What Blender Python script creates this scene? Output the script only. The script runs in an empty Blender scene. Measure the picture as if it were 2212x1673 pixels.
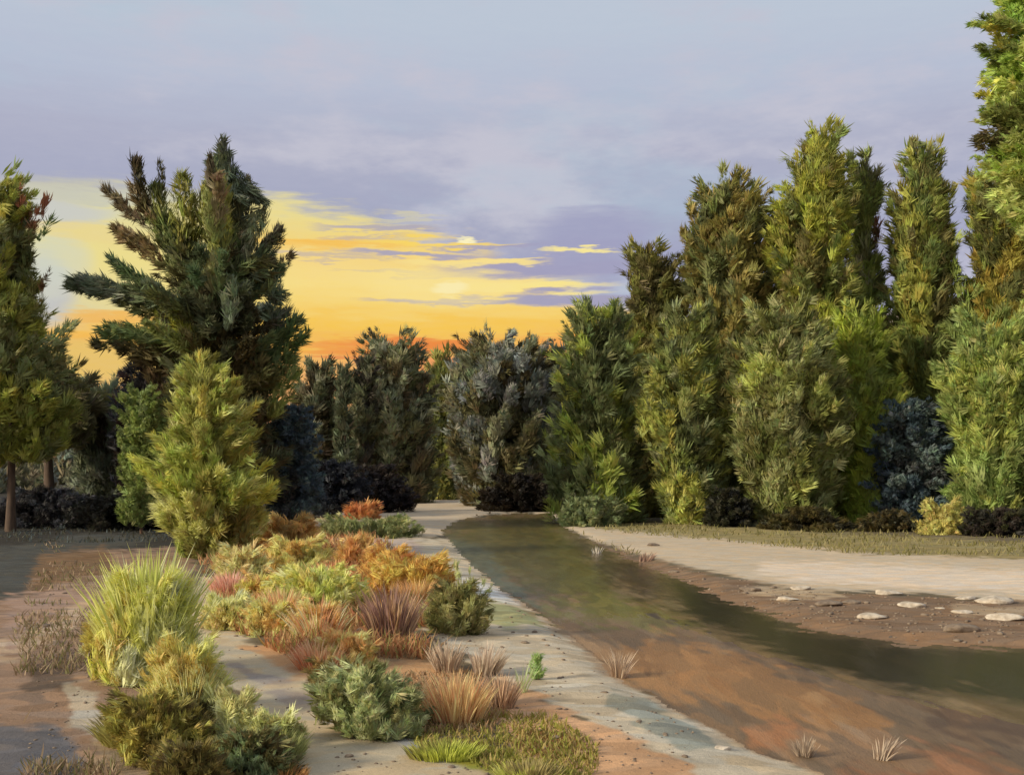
import bpy, math, random
import numpy as np

# ------------------------------------------------------------------ camera, world, sun, exposure
scn = bpy.context.scene
COL = scn.collection
H = 2.2            # eye height in metres
F = 2372.0         # focal length in reference pixels (reference picture 2212 wide)
CX, HY = 1106.0, 1015.0

cam_d = bpy.data.cameras.new("camera")
cam = bpy.data.objects.new("camera", cam_d)
COL.objects.link(cam)
cam.location = (0, 0, H)
cam.rotation_euler = (math.radians(90), 0, 0)
cam_d.sensor_width = 36.0
cam_d.lens = 36.0 * F / 2212.0
cam_d.shift_y = (HY - 836.5) / 2212.0
cam_d.clip_start = 0.05
cam_d.clip_end = 6000
scn.camera = cam

scn.view_settings.view_transform = 'Standard'
scn.view_settings.look = 'None'
scn.view_settings.gamma = 1
scn.view_settings.exposure = 0.0

SUN_AZ, SUN_EL = math.radians(-118), math.radians(23)   # azimuth from +Y (the view), negative = left
sd = bpy.data.lights.new("sun", 'SUN')
sun = bpy.data.objects.new("sun", sd)
COL.objects.link(sun)
sd.energy = 4.1
sd.angle = math.radians(9)
sd.color = (1.0, 0.90, 0.72)
sun.rotation_euler = (math.radians(90) - SUN_EL, 0, -SUN_AZ + math.pi)


def lin(c):
    c = np.asarray(c, dtype=float) / 255.0
    return np.where(c <= 0.04045, c / 12.92, ((c + 0.055) / 1.055) ** 2.4)


world = bpy.data.worlds.new("World")
scn.world = world
world.use_nodes = True
NT = world.node_tree
NT.nodes.clear()


class G:
    """tiny helper for node graphs"""
    def __init__(s, nt): s.nt = nt
    def n(s, t, **kw):
        nd = s.nt.nodes.new(t)
        for k, v in kw.items(): setattr(nd, k, v)
        return nd
    def put(s, sock, v):
        if isinstance(v, bpy.types.NodeSocket): s.nt.links.new(v, sock)
        else: sock.default_value = v
    def m(s, op, a, b=0.0, c=0.0, clamp=False):
        nd = s.n('ShaderNodeMath', operation=op, use_clamp=clamp)
        s.put(nd.inputs[0], a); s.put(nd.inputs[1], b)
        if op == 'MULTIPLY_ADD': s.put(nd.inputs[2], c)
        return nd.outputs[0]
    def ramp(s, fac, stops):
        nd = s.n('ShaderNodeValToRGB')
        s.put(nd.inputs[0], fac)
        cr = nd.color_ramp
        while len(cr.elements) > 1: cr.elements.remove(cr.elements[-1])
        stops = sorted(stops)
        for i, (p, c) in enumerate(stops):
            e = cr.elements[0] if i == 0 else cr.elements.new(p)
            e.position = p
            e.color = (c[0], c[1], c[2], 1)
        return nd.outputs[0]
    def noise(s, vec, scale=1, detail=4, rough=.55):
        nd = s.n('ShaderNodeTexNoise')
        s.put(nd.inputs['Vector'], vec)
        nd.inputs['Scale'].default_value = scale
        nd.inputs['Detail'].default_value = detail
        nd.inputs['Roughness'].default_value = rough
        return nd.outputs[0]
    def xyz(s, x, y, z=0.0):
        nd = s.n('ShaderNodeCombineXYZ')
        s.put(nd.inputs[0], x); s.put(nd.inputs[1], y); s.put(nd.inputs[2], z)
        return nd.outputs[0]
    def mix(s, f, a, b, blend='MIX'):
        nd = s.n('ShaderNodeMix', data_type='RGBA', blend_type=blend)
        s.put(nd.inputs[0], f)
        s.put(nd.inputs[6], a if isinstance(a, bpy.types.NodeSocket) else (*a, 1))
        s.put(nd.inputs[7], b if isinstance(b, bpy.types.NodeSocket) else (*b, 1))
        return nd.outputs[2]
    def smooth(s, v, lo, hi, inv=False):
        nd = s.n('ShaderNodeMapRange', interpolation_type='SMOOTHSTEP')
        s.put(nd.inputs[0], v); nd.inputs[1].default_value = lo; nd.inputs[2].default_value = hi
        nd.inputs[3].default_value = 1.0 if inv else 0.0
        nd.inputs[4].default_value = 0.0 if inv else 1.0
        return nd.outputs[0]


def ang(px, py):
    a = math.atan((px - CX) / F)
    return a, (HY - py) / F * math.cos(a)


def build_sky():
    g = G(NT)
    tc = g.n('ShaderNodeTexCoord').outputs['Generated']
    sp = g.n('ShaderNodeSeparateXYZ'); NT.links.new(tc, sp.inputs[0])
    x, y, z = sp.outputs
    az = g.m('ARCTAN2', x, y)
    hyp = g.m('SQRT', g.m('ADD', g.m('MULTIPLY', x, x), g.m('MULTIPLY', y, y)))
    el = g.m('DIVIDE', z, g.m('MAXIMUM', hyp, 0.02))
    # wispy displacement of the elevation, stretched along the horizon
    n1 = g.noise(g.xyz(g.m('MULTIPLY', az, 7), g.m('MULTIPLY', el, 70), 3.1), 1, 5, .6)
    n2 = g.noise(g.xyz(g.m('MULTIPLY', az, 26), g.m('MULTIPLY', el, 160), 7.7), 1, 4, .6)
    d = g.m('ADD', g.m('MULTIPLY', g.m('SUBTRACT', n1, .5), .030), g.m('MULTIPLY', g.m('SUBTRACT', n2, .5), .016))
    e2 = g.m('ADD', el, d)
    r = lambda py: (HY - py) / F / 0.6
    ef = g.m('DIVIDE', e2, 0.6, clamp=True)
    base = g.ramp(ef, [(0.0, lin((196, 186, 190))), (r(800), lin((176, 173, 196))), (r(640), lin((164, 162, 191))),
                       (r(480), lin((165, 168, 193))), (r(330), lin((176, 178, 199))), (r(200), lin((185, 192, 211))),
                       (r(60), lin((190, 200, 215))), (1.0, lin((195, 205, 218)))])
    # broad drifting clouds: slightly pinker, slightly greyer
    n3 = g.noise(g.xyz(g.m('MULTIPLY', az, 5), g.m('MULTIPLY', el, 13), 1.3), 1, 6, .62)
    base = g.mix(g.smooth(n3, .44, .66), base, lin((197, 196, 210)))
    n5 = g.noise(g.xyz(g.m('MULTIPLY', az, 4), g.m('MULTIPLY', el, 10), 9.3), 1, 5, .6)
    base = g.mix(g.m('MULTIPLY', g.smooth(n5, .5, .72), .5), base, lin((178, 198, 214)))
    # afterglow
    glow = g.ramp(ef, [(0.0, lin((226, 140, 88))), (r(850), lin((242, 176, 108))), (r(790), lin((245, 182, 98))),
                       (r(745), lin((247, 186, 78))), (r(705), lin((249, 200, 84))), (r(660), lin((250, 214, 112))),
                       (r(620), lin((251, 222, 132))), (r(570), lin((249, 216, 130))), (r(525), lin((247, 214, 118))),
                       (r(480), lin((238, 220, 142))), (r(430), lin((226, 216, 160)))])
    # upper edge of the afterglow against azimuth
    A = lambda px: (math.atan((px - CX) / F) + 1.0) / 2.0
    T = lambda py: (HY - py) / F / 0.6
    top = [(0.0, T(1000)), (A(-500), T(520)), (A(0), T(500)), (A(200), T(450)), (A(420), T(430)), (A(620), T(438)), (A(760), T(452)),
           (A(900), T(488)), (A(1050), T(520)), (A(1180), T(605)), (A(1290), T(655)), (A(1450), T(690)),
           (A(2200), T(720)), (1.0, T(1000))]
    azf = g.m('MULTIPLY', g.m('ADD', az, 1.0), .5, clamp=True)
    tp = g.ramp(azf, [(p, (v, v, v)) for p, v in top])
    tp = g.m('MULTIPLY', tp, 0.6)
    diff = g.m('SUBTRACT', tp, g.m('ADD', e2, d))
    mask = g.smooth(diff, -.006, .016)
    c = g.mix(mask, base, glow)

    def blob(px, py, sx, sy, wob=1.0):
        a0, e0 = ang(px, py)
        dx = g.m('DIVIDE', g.m('SUBTRACT', az, a0), sx / F)
        ee = g.m('MULTIPLY_ADD', d, wob, el)
        dy = g.m('DIVIDE', g.m('SUBTRACT', ee, e0), sy / F)
        return g.smooth(g.m('ADD', g.m('MULTIPLY', dx, dx), g.m('MULTIPLY', dy, dy)), .15, 1.25, inv=True)
    lav, lav2, yel, org = lin((166, 160, 186)), lin((186, 172, 172)), lin((252, 226, 140)), lin((250, 190, 70))
    for bx, by, sx, sy, col, k in [
        (180, 510, 330, 120, lin((228, 220, 160)), .95), (150, 640, 220, 60, lin((214, 212, 176)), .8), (380, 600, 260, 130, lin((244, 222, 128)), .6),
        (90, 640, 70, 60, lin((190, 192, 200)), .8), (60, 450, 150, 40, lin((196, 196, 200)), .8), (260, 425, 200, 16, lin((200, 200, 186)), .7),
        (640, 525, 140, 16, org, .6), (760, 520, 180, 12, org, .6), (200, 500, 150, 26, lin((238, 216, 140)), .8), (100, 450, 160, 26, lin((206, 206, 196)), .8), (90, 600, 60, 60, lin((208, 208, 192)), .8), (330, 560, 200, 40, lin((240, 222, 136)), .6),
        (250, 690, 110, 16, lin((244, 184, 84)), .9), (130, 560, 70, 55, lin((206, 212, 200)), .5),
        (200, 780, 170, 50, lin((232, 196, 104)), .85),
        (820, 492, 150, 9, lav, .75), (700, 552, 150, 7, lav2, .6), (1060, 528, 170, 7, lav, .8), (800, 512, 120, 6, lav2, .6), (880, 590, 170, 5, lav2, .5), (1000, 600, 300, 22, lin((251, 226, 142)), .5), (900, 545, 190, 9, lav, .9), (1180, 578, 260, 26, lav, 1.0),
        (1280, 500, 150, 60, lin((163, 164, 193)), 1.0), (1000, 648, 230, 8, lav, .85), (1240, 646, 190, 17, lav, 1.0), (1300, 560, 200, 60, lin((160, 158, 190)), .7),
        (700, 566, 60, 5, lav2, .5), (960, 565, 110, 10, yel, .9), (1080, 560, 110, 8, yel, .95),
        (940, 520, 190, 9, lin((252, 216, 96)), .95), (1250, 545, 95, 6, lin((250, 232, 150)), 1.0), (860, 470, 110, 5, lin((214, 206, 170)), .6),
        (1110, 622, 230, 13, lin((252, 230, 140)), 1.0), (1008, 513, 24, 5, lin((255, 244, 190)), 1.0),
        (965, 618, 190, 44, lin((253, 228, 145)), .6), (850, 700, 420, 22, lin((250, 200, 74)), .6), (860, 748, 230, 20, lin((240, 136, 52)), .75), (770, 770, 120, 9, lin((228, 104, 40)), .55), (930, 745, 130, 14, lin((236, 122, 44)), .5), (900, 790, 160, 16, lin((236, 140, 80)), .7),
        (1240, 735, 120, 16, lin((246, 150, 60)), .7), (972, 622, 44, 17, lin((254, 238, 176)), .9)]:
        c = g.mix(g.m('MULTIPLY', blob(bx, by, sx, sy), k), c, col)
    # fine grain of thin cloud
    n4 = g.noise(g.xyz(g.m('MULTIPLY', az, 60), g.m('MULTIPLY', el, 220), 5.0), 1, 3, .6)
    c = g.mix(g.m('MULTIPLY', g.m('SUBTRACT', n4, .35), .10, clamp=True), c, lin((222, 220, 224)))
    # a trace of clear physical sky behind the cloud
    sky = g.n('ShaderNodeTexSky')
    sky.sky_type = 'NISHITA'; sky.sun_disc = False
    sky.sun_elevation = SUN_EL; sky.sun_rotation = SUN_AZ
    skyc = g.mix(1.0, sky.outputs[0], (.10, .10, .10), 'MULTIPLY')
    c = g.mix(.05, c, skyc)
    # below the horizon: dull earth
    c = g.mix(g.smooth(el, -.03, -.005, inv=True), c, lin((120, 108, 90)))
    bg = g.n('ShaderNodeBackground'); NT.links.new(c, bg.inputs[0]); bg.inputs[1].default_value = 1.0
    out = g.n('ShaderNodeOutputWorld'); NT.links.new(bg.outputs[0], out.inputs[0])


build_sky()

# ------------------------------------------------------------------ helpers
rng = np.random.default_rng(11)


def dist_at(py): return F * H / (py - HY)


def gpt(px, py):
    D = dist_at(py)
    return (px - CX) / F * D, D


def pt(px, py, D): return np.array([(px - CX) / F * D, D, H - (py - HY) / F * D])


def vnoise(p, seed=0):
    """cheap smooth noise in -1..1 for (N,k) points"""
    r = np.random.default_rng(1000 + seed)
    p = np.atleast_2d(p)
    out = np.zeros(len(p))
    for k in range(5):
        w = r.normal(size=p.shape[1]) * (1.0 + 0.55 * k)
        out += np.sin(p @ w + r.uniform(0, 6.28)) / (1 + .35 * k)
    return out / 2.4


def poly_sd(P, poly):
    """signed distance (negative inside) of points P (N,2) to polygon"""
    poly = np.asarray(poly, float)
    n = len(poly)
    d = np.full(len(P), 1e18)
    inside = np.zeros(len(P), bool)
    for i in range(n):
        a, b = poly[i], poly[(i + 1) % n]
        e = b - a
        w = P - a
        t = np.clip((w @ e) / max(e @ e, 1e-9), 0, 1)
        q = w - t[:, None] * e
        d = np.minimum(d, (q ** 2).sum(1))
        c = ((a[1] > P[:, 1]) != (b[1] > P[:, 1]))
        with np.errstate(divide='ignore', invalid='ignore'):
            xx = (b[0] - a[0]) * (P[:, 1] - a[1]) / (b[1] - a[1] if b[1] != a[1] else 1e-9) + a[0]
        inside ^= c & (P[:, 0] < xx)
    d = np.sqrt(d)
    return np.where(inside, -d, d)


def sm(v, lo, hi):
    t = np.clip((v - lo) / (hi - lo), 0, 1)
    return t * t * (3 - 2 * t)


STREAM = [(952, 1142), (978, 1122), (1045, 1109), (1120, 1105), (1185, 1110), (1215, 1135), (1330, 1188), (1450, 1235), (1600, 1300), (1760, 1352),
          (1960, 1378), (2300, 1392), (3600, 1440), (3600, 2400), (2600, 2300), (2300, 1850), (1830, 1673), (1640, 1605), (1480, 1530),
          (1340, 1450), (1240, 1370), (1150, 1305), (1080, 1262), (1010, 1205), (968, 1160)]


def to_px(x, y):
    y = np.maximum(y, .5)
    return CX + x / y * F, HY + H * F / y


STREAM_W = np.array([gpt(a, b) for a, b in STREAM])


def height(x, y):
    x = np.atleast_1d(np.asarray(x, float)); y = np.atleast_1d(np.asarray(y, float))
    P = np.stack([x, y], 1)
    s = poly_sd(P, STREAM_W)
    z = .035 * vnoise(P * .55, 1) + .012 * vnoise(P * 2.3, 2)
    z *= sm(y, 3, 9)
    # raised crumbly bank on either side of the channel
    out = np.maximum(s, 0)
    z = z * sm(out, 0, .8) + .05 * sm(out, .0, .5) - .05
    z += .13 * np.exp(-((x + 3.6) / 2.6) ** 2 - ((y - 14) / 4.5) ** 2)
    z = np.where(s < 0, -.05 - .0 * s, z)
    return z


def hz(x, y): return float(height(x, y)[0])


# ---- object helpers
def tag(o, label=None, cat=None, group=None, kind=None):
    if label: o["label"] = label
    if cat: o["category"] = cat
    if group: o["group"] = group
    if kind: o["kind"] = kind
    return o


def empty(name, loc):
    o = bpy.data.objects.new(name, None)
    o.empty_display_size = .3
    COL.objects.link(o)
    o.location = loc
    return o


def mesh_obj(name, V, faces_loop, nper, mat, colors=None, parent=None, origin=None, smooth=False, uv=None):
    """V (n,3); faces_loop flat index array; nper = verts per face (int) or array of counts"""
    V = np.asarray(V, np.float32)
    if origin is not None: V = V - np.asarray(origin, np.float32)
    me = bpy.data.meshes.new(name)
    fl = np.asarray(faces_loop, np.int32).ravel()
    if np.isscalar(nper): cnt = np.full(len(fl) // nper, nper, np.int32)
    else: cnt = np.asarray(nper, np.int32)
    me.vertices.add(len(V)); me.vertices.foreach_set('co', V.ravel())
    me.loops.add(len(fl)); me.loops.foreach_set('vertex_index', fl)
    me.polygons.add(len(cnt))
    st = np.concatenate([[0], np.cumsum(cnt)[:-1]]).astype(np.int32)
    me.polygons.foreach_set('loop_start', st)
    me.polygons.foreach_set('loop_total', cnt)
    if smooth: me.polygons.foreach_set('use_smooth', np.ones(len(cnt), bool))
    me.update(calc_edges=True)
    if colors is not None:
        at = me.color_attributes.new('Col', 'FLOAT_COLOR', 'POINT')
        c4 = np.ones((len(V), 4), np.float32); c4[:, :3] = colors
        at.data.foreach_set('color', c4.ravel())
    if uv is not None:
        a2 = me.attributes.new('Str', 'FLOAT_VECTOR', 'POINT')
        a2.data.foreach_set('vector', np.asarray(uv, np.float32).ravel())
    me.materials.append(mat)
    o = bpy.data.objects.new(name, me)
    COL.objects.link(o)
    if parent is not None: o.parent = parent
    elif origin is not None: o.location = origin
    return o


# ------------------------------------------------------------------ materials
def new_mat(name):
    m = bpy.data.materials.new(name); m.use_nodes = True
    m.node_tree.nodes.clear()
    return m, G(m.node_tree)


def ground_mat(name, rough, spec, bump, water=False, patch=.44):
    m, g = new_mat(name)
    nt = m.node_tree
    col = g.n('ShaderNodeAttribute', attribute_name='Col').outputs['Color']
    pos = g.n('ShaderNodeNewGeometry').outputs['Position']
    mp = g.n('ShaderNodeMapping'); nt.links.new(pos, mp.inputs[0])
    mp.inputs['Rotation'].default_value = (0, 0, math.radians(28 if water else 12))
    mp.inputs['Scale'].default_value = (.8, 1.35, 1) if not water else (1.5, .35, 1)
    v = mp.outputs[0]
    # patchy soil: voronoi cells warped by noise, stretched
    nz = g.noise(v, 2.3, 5, .6)
    vo = g.n('ShaderNodeTexVoronoi', feature='SMOOTH_F1'); vo.inputs['Scale'].default_value = 3.2
    vo.inputs['Smoothness'].default_value = .35
    wv = g.n('ShaderNodeVectorMath', operation='MULTIPLY_ADD')
    nzc = g.n('ShaderNodeTexNoise'); nt.links.new(v, nzc.inputs['Vector']); nzc.inputs['Scale'].default_value = 1.7
    nt.links.new(nzc.outputs['Color'], wv.inputs[0]); wv.inputs[1].default_value = (1.1, 1.1, 0); nt.links.new(v, wv.inputs[2])
    nt.links.new(wv.outputs[0], vo.inputs['Vector'])
    cellv = g.n('ShaderNodeSeparateColor'); nt.links.new(vo.outputs['Color'], cellv.inputs[0])
    fine = g.noise(v if water else pos, 22, 6, .75)
    f2 = g.noise(v if water else pos, 85, 4, .75)
    k = g.m('MULTIPLY_ADD', cellv.outputs[0], patch, 1 - patch * .55)
    k = g.m('MULTIPLY', k, g.m('MULTIPLY_ADD', nz, .45, .80))
    k = g.m('MULTIPLY', k, g.m('MULTIPLY_ADD', fine, .50, .76))
    k = g.m('MULTIPLY', k, g.m('MULTIPLY_ADD', f2, .9, .58))
    cc = g.n('ShaderNodeCombineColor')
    for i, w in enumerate((.07, 0, -.10)):
        g.put(cc.inputs[i], g.m('MULTIPLY', k, g.m('MULTIPLY_ADD', cellv.outputs[1], w * 2, 1 - w)))
    c = g.mix(1.0, col, cc.outputs[0], 'MULTIPLY')
    b = g.n('ShaderNodeBsdfPrincipled')
    nt.links.new(c, b.inputs['Base Color'])
    b.inputs['Roughness'].default_value = rough
    b.inputs['Specular IOR Level'].default_value = spec
    bp = g.n('ShaderNodeBump'); bp.inputs['Strength'].default_value = bump
    bp.inputs['Distance'].default_value = .05
    nt.links.new(g.m('ADD', g.m('MULTIPLY', fine, .7), g.m('MULTIPLY', nz, .6)), bp.inputs['Height'])
    nt.links.new(bp.outputs[0], b.inputs['Normal'])
    o = g.n('ShaderNodeOutputMaterial'); nt.links.new(b.outputs[0], o.inputs[0])
    return m


def leaf_mat(name, trans=.3, rough=.55, spec=.25):
    m, g = new_mat(name)
    nt = m.node_tree
    col = g.n('ShaderNodeAttribute', attribute_name='Col').outputs['Color']
    st = g.n('ShaderNodeAttribute', attribute_name='Str').outputs['Vector']
    # fine streaks running along every leaf spray
    mp = g.n('ShaderNodeMapping'); nt.links.new(st, mp.inputs[0]); mp.inputs['Scale'].default_value = (1.2, 9, 1)
    n = g.noise(mp.outputs[0], 1.0, 3, .6)
    k = g.m('MULTIPLY_ADD', n, 1.1, .45)
    c = g.mix(1.0, col, g.xyz(k, k, k), 'MULTIPLY')
    b = g.n('ShaderNodeBsdfPrincipled')
    nt.links.new(c, b.inputs['Base Color'])
    b.inputs['Roughness'].default_value = rough
    b.inputs['Specular IOR Level'].default_value = spec
    t = g.n('ShaderNodeBsdfTranslucent'); nt.links.new(c, t.inputs[0])
    mx = g.n('ShaderNodeMixShader'); mx.inputs[0].default_value = trans
    nt.links.new(b.outputs[0], mx.inputs[1]); nt.links.new(t.outputs[0], mx.inputs[2])
    o = g.n('ShaderNodeOutputMaterial'); nt.links.new(mx.outputs[0], o.inputs[0])
    return m


def solid_mat(name, c1, c2, scale=6, stretch=(1, 1, .25), rough=.85, bump=.5):
    m, g = new_mat(name)
    nt = m.node_tree
    tc = g.n('ShaderNodeTexCoord').outputs['Object']
    mp = g.n('ShaderNodeMapping'); nt.links.new(tc, mp.inputs[0]); mp.inputs['Scale'].default_value = stretch
    n = g.noise(mp.outputs[0], scale, 6, .65)
    c = g.ramp(n, [(.3, lin(c1)), (.7, lin(c2))])
    b = g.n('ShaderNodeBsdfPrincipled'); nt.links.new(c, b.inputs['Base Color'])
    b.inputs['Roughness'].default_value = rough
    bp = g.n('ShaderNodeBump'); bp.inputs['Strength'].default_value = bump; bp.inputs['Distance'].default_value = .03
    nt.links.new(n, bp.inputs['Height']); nt.links.new(bp.outputs[0], b.inputs['Normal'])
    o = g.n('ShaderNodeOutputMaterial'); nt.links.new(b.outputs[0], o.inputs[0])
    return m


M_SOIL = ground_mat('soil', .92, .2, .55)
M_SAND = ground_mat('sand', .9, .25, .3, patch=.14)
M_WATER = ground_mat('shallow_water', .19, .42, .16, water=True)
M_MUD = ground_mat('wet_earth', .62, .3, .45, water=True)
M_LEAF = leaf_mat('foliage')
M_GRASS = leaf_mat('grass', trans=.3, rough=.6)
M_BARK = solid_mat('bark', (62, 46, 34), (104, 82, 60), 8)
M_TWIG = solid_mat('twig', (70, 48, 34), (120, 86, 60), 14)
M_STONE = solid_mat('stone', (156, 138, 114), (222, 206, 180), 9, (1, 1, 1), .8, .6)
M_STONE2 = solid_mat('brown_stone', (96, 80, 64), (150, 130, 106), 9, (1, 1, 1), .8, .6)

# ------------------------------------------------------------------ ground, road, path, stream
# regions in plan, outlined through their places in the reference: (outline, colour, edge softness)
GA = np.array([1.06, 1.01, .91])   # soil albedo against its tone in the picture
REG = [
    # far ground and verge
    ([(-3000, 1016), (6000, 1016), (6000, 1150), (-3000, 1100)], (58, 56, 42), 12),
    ([(1150, 1120), (1400, 1128), (1700, 1140), (2000, 1160), (2300, 1180), (4000, 1200), (4000, 1240), (2212, 1215), (1700, 1190), (1300, 1150)], (142, 130, 90), 8),
    # sandy road on the far bank
    ([(560, 1118), (660, 1090), (760, 1083), (900, 1077), (1050, 1078), (1180, 1088), (1225, 1118), (1300, 1143), (1500, 1160), (1800, 1188), (2212, 1205), (4000, 1230), (4000, 1330), (2212, 1290), (1980, 1282), (1750, 1276), (1560, 1245), (1400, 1205), (1290, 1168), (1205, 1128), (1150, 1104), (1060, 1108), (990, 1122), (940, 1160), (830, 1172), (700, 1150), (600, 1140)], (186, 170, 148), 6),
    ([(1650, 1215), (2212, 1228), (4000, 1250), (4000, 1310), (2212, 1275), (1800, 1262), (1620, 1240)], (206, 190, 172), 10),
    ([(1180, 1160), (1280, 1165), (1400, 1205), (1560, 1247), (1750, 1278), (1980, 1285), (2212, 1296), (4000, 1340), (4000, 1480), (2212, 1400), (1900, 1395), (1740, 1370), (1560, 1315), (1400, 1250), (1250, 1200)], (126, 103, 82), 7),
    ([(1640, 1262), (1800, 1268), (1830, 1292), (1700, 1300), (1600, 1282)], (168, 148, 122), 8),
    ([(2050, 1300), (2212, 1310), (2212, 1335), (2080, 1330)], (160, 140, 116), 8),
    # left ground
    ([(-3000, 1095), (330, 1095), (420, 1180), (420, 1300), (330, 1480), (260, 1560), (420, 1690), (300, 2600), (-4000, 2600)], (140, 116, 98), 14),
    ([(-3000, 1060), (340, 1060), (400, 1130), (390, 1185), (150, 1190), (30, 1215), (-3000, 1260)], (54, 51, 45), 10),  # dark band: shadow on the left ground painted into the soil colour
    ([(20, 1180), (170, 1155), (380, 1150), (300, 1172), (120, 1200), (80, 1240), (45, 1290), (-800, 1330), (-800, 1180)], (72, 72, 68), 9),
    ([(90, 1200), (220, 1185), (260, 1230), (130, 1262), (60, 1290)], (116, 92, 68), 14),
    ([(30, 1380), (130, 1310), (190, 1290), (200, 1330), (110, 1400), (-200, 1500), (-200, 1440)], (172, 150, 128), 12),
    ([(60, 1450), (140, 1405), (180, 1430), (150, 1480), (60, 1510)], (98, 82, 70), 14),
    ([(30, 1560), (120, 1575), (200, 1640), (160, 1673), (150, 2000), (-300, 2000), (-300, 1560)], (98, 96, 100), 14),
    ([(150, 1500), (210, 1510), (290, 1590), (230, 1620), (140, 1560)], (168, 158, 144), 12),
    ([(230, 1580), (330, 1640), (360, 1700), (220, 1700), (180, 1640)], (160, 138, 112), 12),
    ([(20, 1300), (150, 1270), (190, 1290), (60, 1370), (20, 1400)], (150, 126, 112), 14),
    # pale track winding between the shrubs
    ([(385, 1300), (440, 1245), (500, 1250), (470, 1300), (490, 1360), (560, 1400), (660, 1440), (720, 1520), (840, 1590), (1000, 1640), (1120, 1690), (1100, 2600), (300, 2600), (560, 1640), (640, 1600), (560, 1540), (470, 1480), (420, 1400), (390, 1350)], (176, 162, 138), 8),
    ([(700, 1545), (800, 1560), (960, 1615), (1010, 1650), (920, 1640), (780, 1600), (690, 1575)], (156, 154, 152), 10),
    ([(500, 1440), (600, 1470), (700, 1520), (620, 1540), (540, 1500)], (150, 138, 128), 14),
    # bed of heath on orange soil
    ([(455, 1180), (560, 1135), (640, 1125), (720, 1140), (860, 1180), (950, 1200), (965, 1250), (900, 1330), (900, 1390), (760, 1430), (640, 1420), (500, 1385), (450, 1330), (470, 1260)], (156, 108, 70), 10),
    ([(540, 1130), (620, 1095), (700, 1090), (720, 1120), (620, 1140)], (166, 146, 112), 10),
    ([(470, 1390), (640, 1405), (820, 1420), (960, 1440), (1040, 1480), (960, 1500), (760, 1480), (640, 1470), (520, 1420)], (176, 140, 104), 12),
    ([(720, 1160), (860, 1165), (960, 1175), (980, 1215), (860, 1205), (740, 1190)], (180, 164, 154), 7),
    # pale bank this side of the stream
    ([(900, 1170), (968, 1160), (1010, 1205), (1080, 1262), (1150, 1305), (1240, 1370), (1340, 1450), (1480, 1530), (1640, 1605), (1830, 1673), (2300, 1850), (2600, 2300), (2500, 2600), (1500, 2600), (1500, 1690), (1350, 1610), (1180, 1530), (1080, 1460), (960, 1400), (900, 1360), (1000, 1330), (960, 1240)], (186, 174, 154), 8),
    ([(1000, 1250), (1070, 1262), (1120, 1300), (1060, 1310)], (200, 200, 198), 10),
    ([(1060, 1300), (1150, 1318), (1170, 1345), (1090, 1360), (1040, 1335)], (150, 150, 112), 9),
    ([(1320, 1490), (1400, 1500), (1500, 1560), (1540, 1605), (1480, 1620), (1380, 1570), (1310, 1530)], (146, 146, 134), 9),
    # peach sand at the bottom
    ([(1090, 1480), (1180, 1510), (1330, 1590), (1480, 1650), (1560, 1720), (1500, 2600), (1100, 2600), (1110, 1690), (1120, 1620), (1050, 1560)], (190, 152, 118), 12),
    ([(1110, 1575), (1200, 1580), (1270, 1620), (1200, 1650), (1110, 1610)], (140, 98, 56), 8),
    ([(855, 1575), (960, 1600), (1130, 1640), (1300, 1690), (1200, 1760), (1060, 1680), (930, 1625), (860, 1600)], (132, 132, 52), 8),
]
# the bed under shallow water, with tree reflections and dark shade painted in
BED_REFL = [
    ([(900, 1000), (4000, 1000), (4000, 2600), (900, 2600)], (116, 94, 70), 5),
    ([(985, 1128), (1185, 1105), (1230, 1150), (1330, 1230), (1300, 1290), (1180, 1300), (1060, 1240), (960, 1150)], (92, 84, 42), 16),  # olive reflection of the trees painted in
    ([(1180, 1290), (1290, 1270), (1420, 1300), (1520, 1340), (1400, 1345), (1260, 1330)], (106, 98, 52), 14),
    ([(960, 1155), (1040, 1175), (1110, 1250), (1160, 1300), (1070, 1262), (1000, 1205)], (92, 94, 74), 8),
    ([(1230, 1150), (1340, 1195), (1460, 1240), (1610, 1305), (1560, 1345), (1440, 1310), (1300, 1240)], (66, 50, 42), 14),
    ([(1450, 1245), (1610, 1305), (1760, 1352), (1980, 1380), (2300, 1394), (4000, 1440), (4000, 1600), (2300, 1535), (2000, 1490), (1760, 1432), (1580, 1370), (1480, 1310)], (16, 15, 16), 7.01),  # near-black shade and reflection painted along the right edge
    ([(1990, 1480), (2212, 1500), (3000, 1560), (3000, 1640), (2212, 1590), (2020, 1550)], (92, 72, 54), 14),
    ([(1320, 1395), (1420, 1370), (1600, 1420), (1780, 1490), (1905, 1540), (1895, 1568), (1780, 1560), (1560, 1510), (1420, 1480), (1340, 1440)], (152, 112, 70), 10),
    ([(1600, 1560), (1720, 1545), (1770, 1575), (1700, 1602), (1620, 1590)], (158, 110, 72), 8),
    ([(1230, 1360), (1330, 1400), (1350, 1450), (1260, 1390)], (150, 118, 84), 10),
    ([(1850, 1600), (2000, 1620), (2150, 1673), (2300, 1800), (2100, 2100), (1900, 1700), (1790, 1650)], (150, 104, 70), 14),
    ([(1740, 1560), (1900, 1600), (1980, 1640), (1800, 1650), (1700, 1610)], (146, 116, 86), 14),
]


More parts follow.
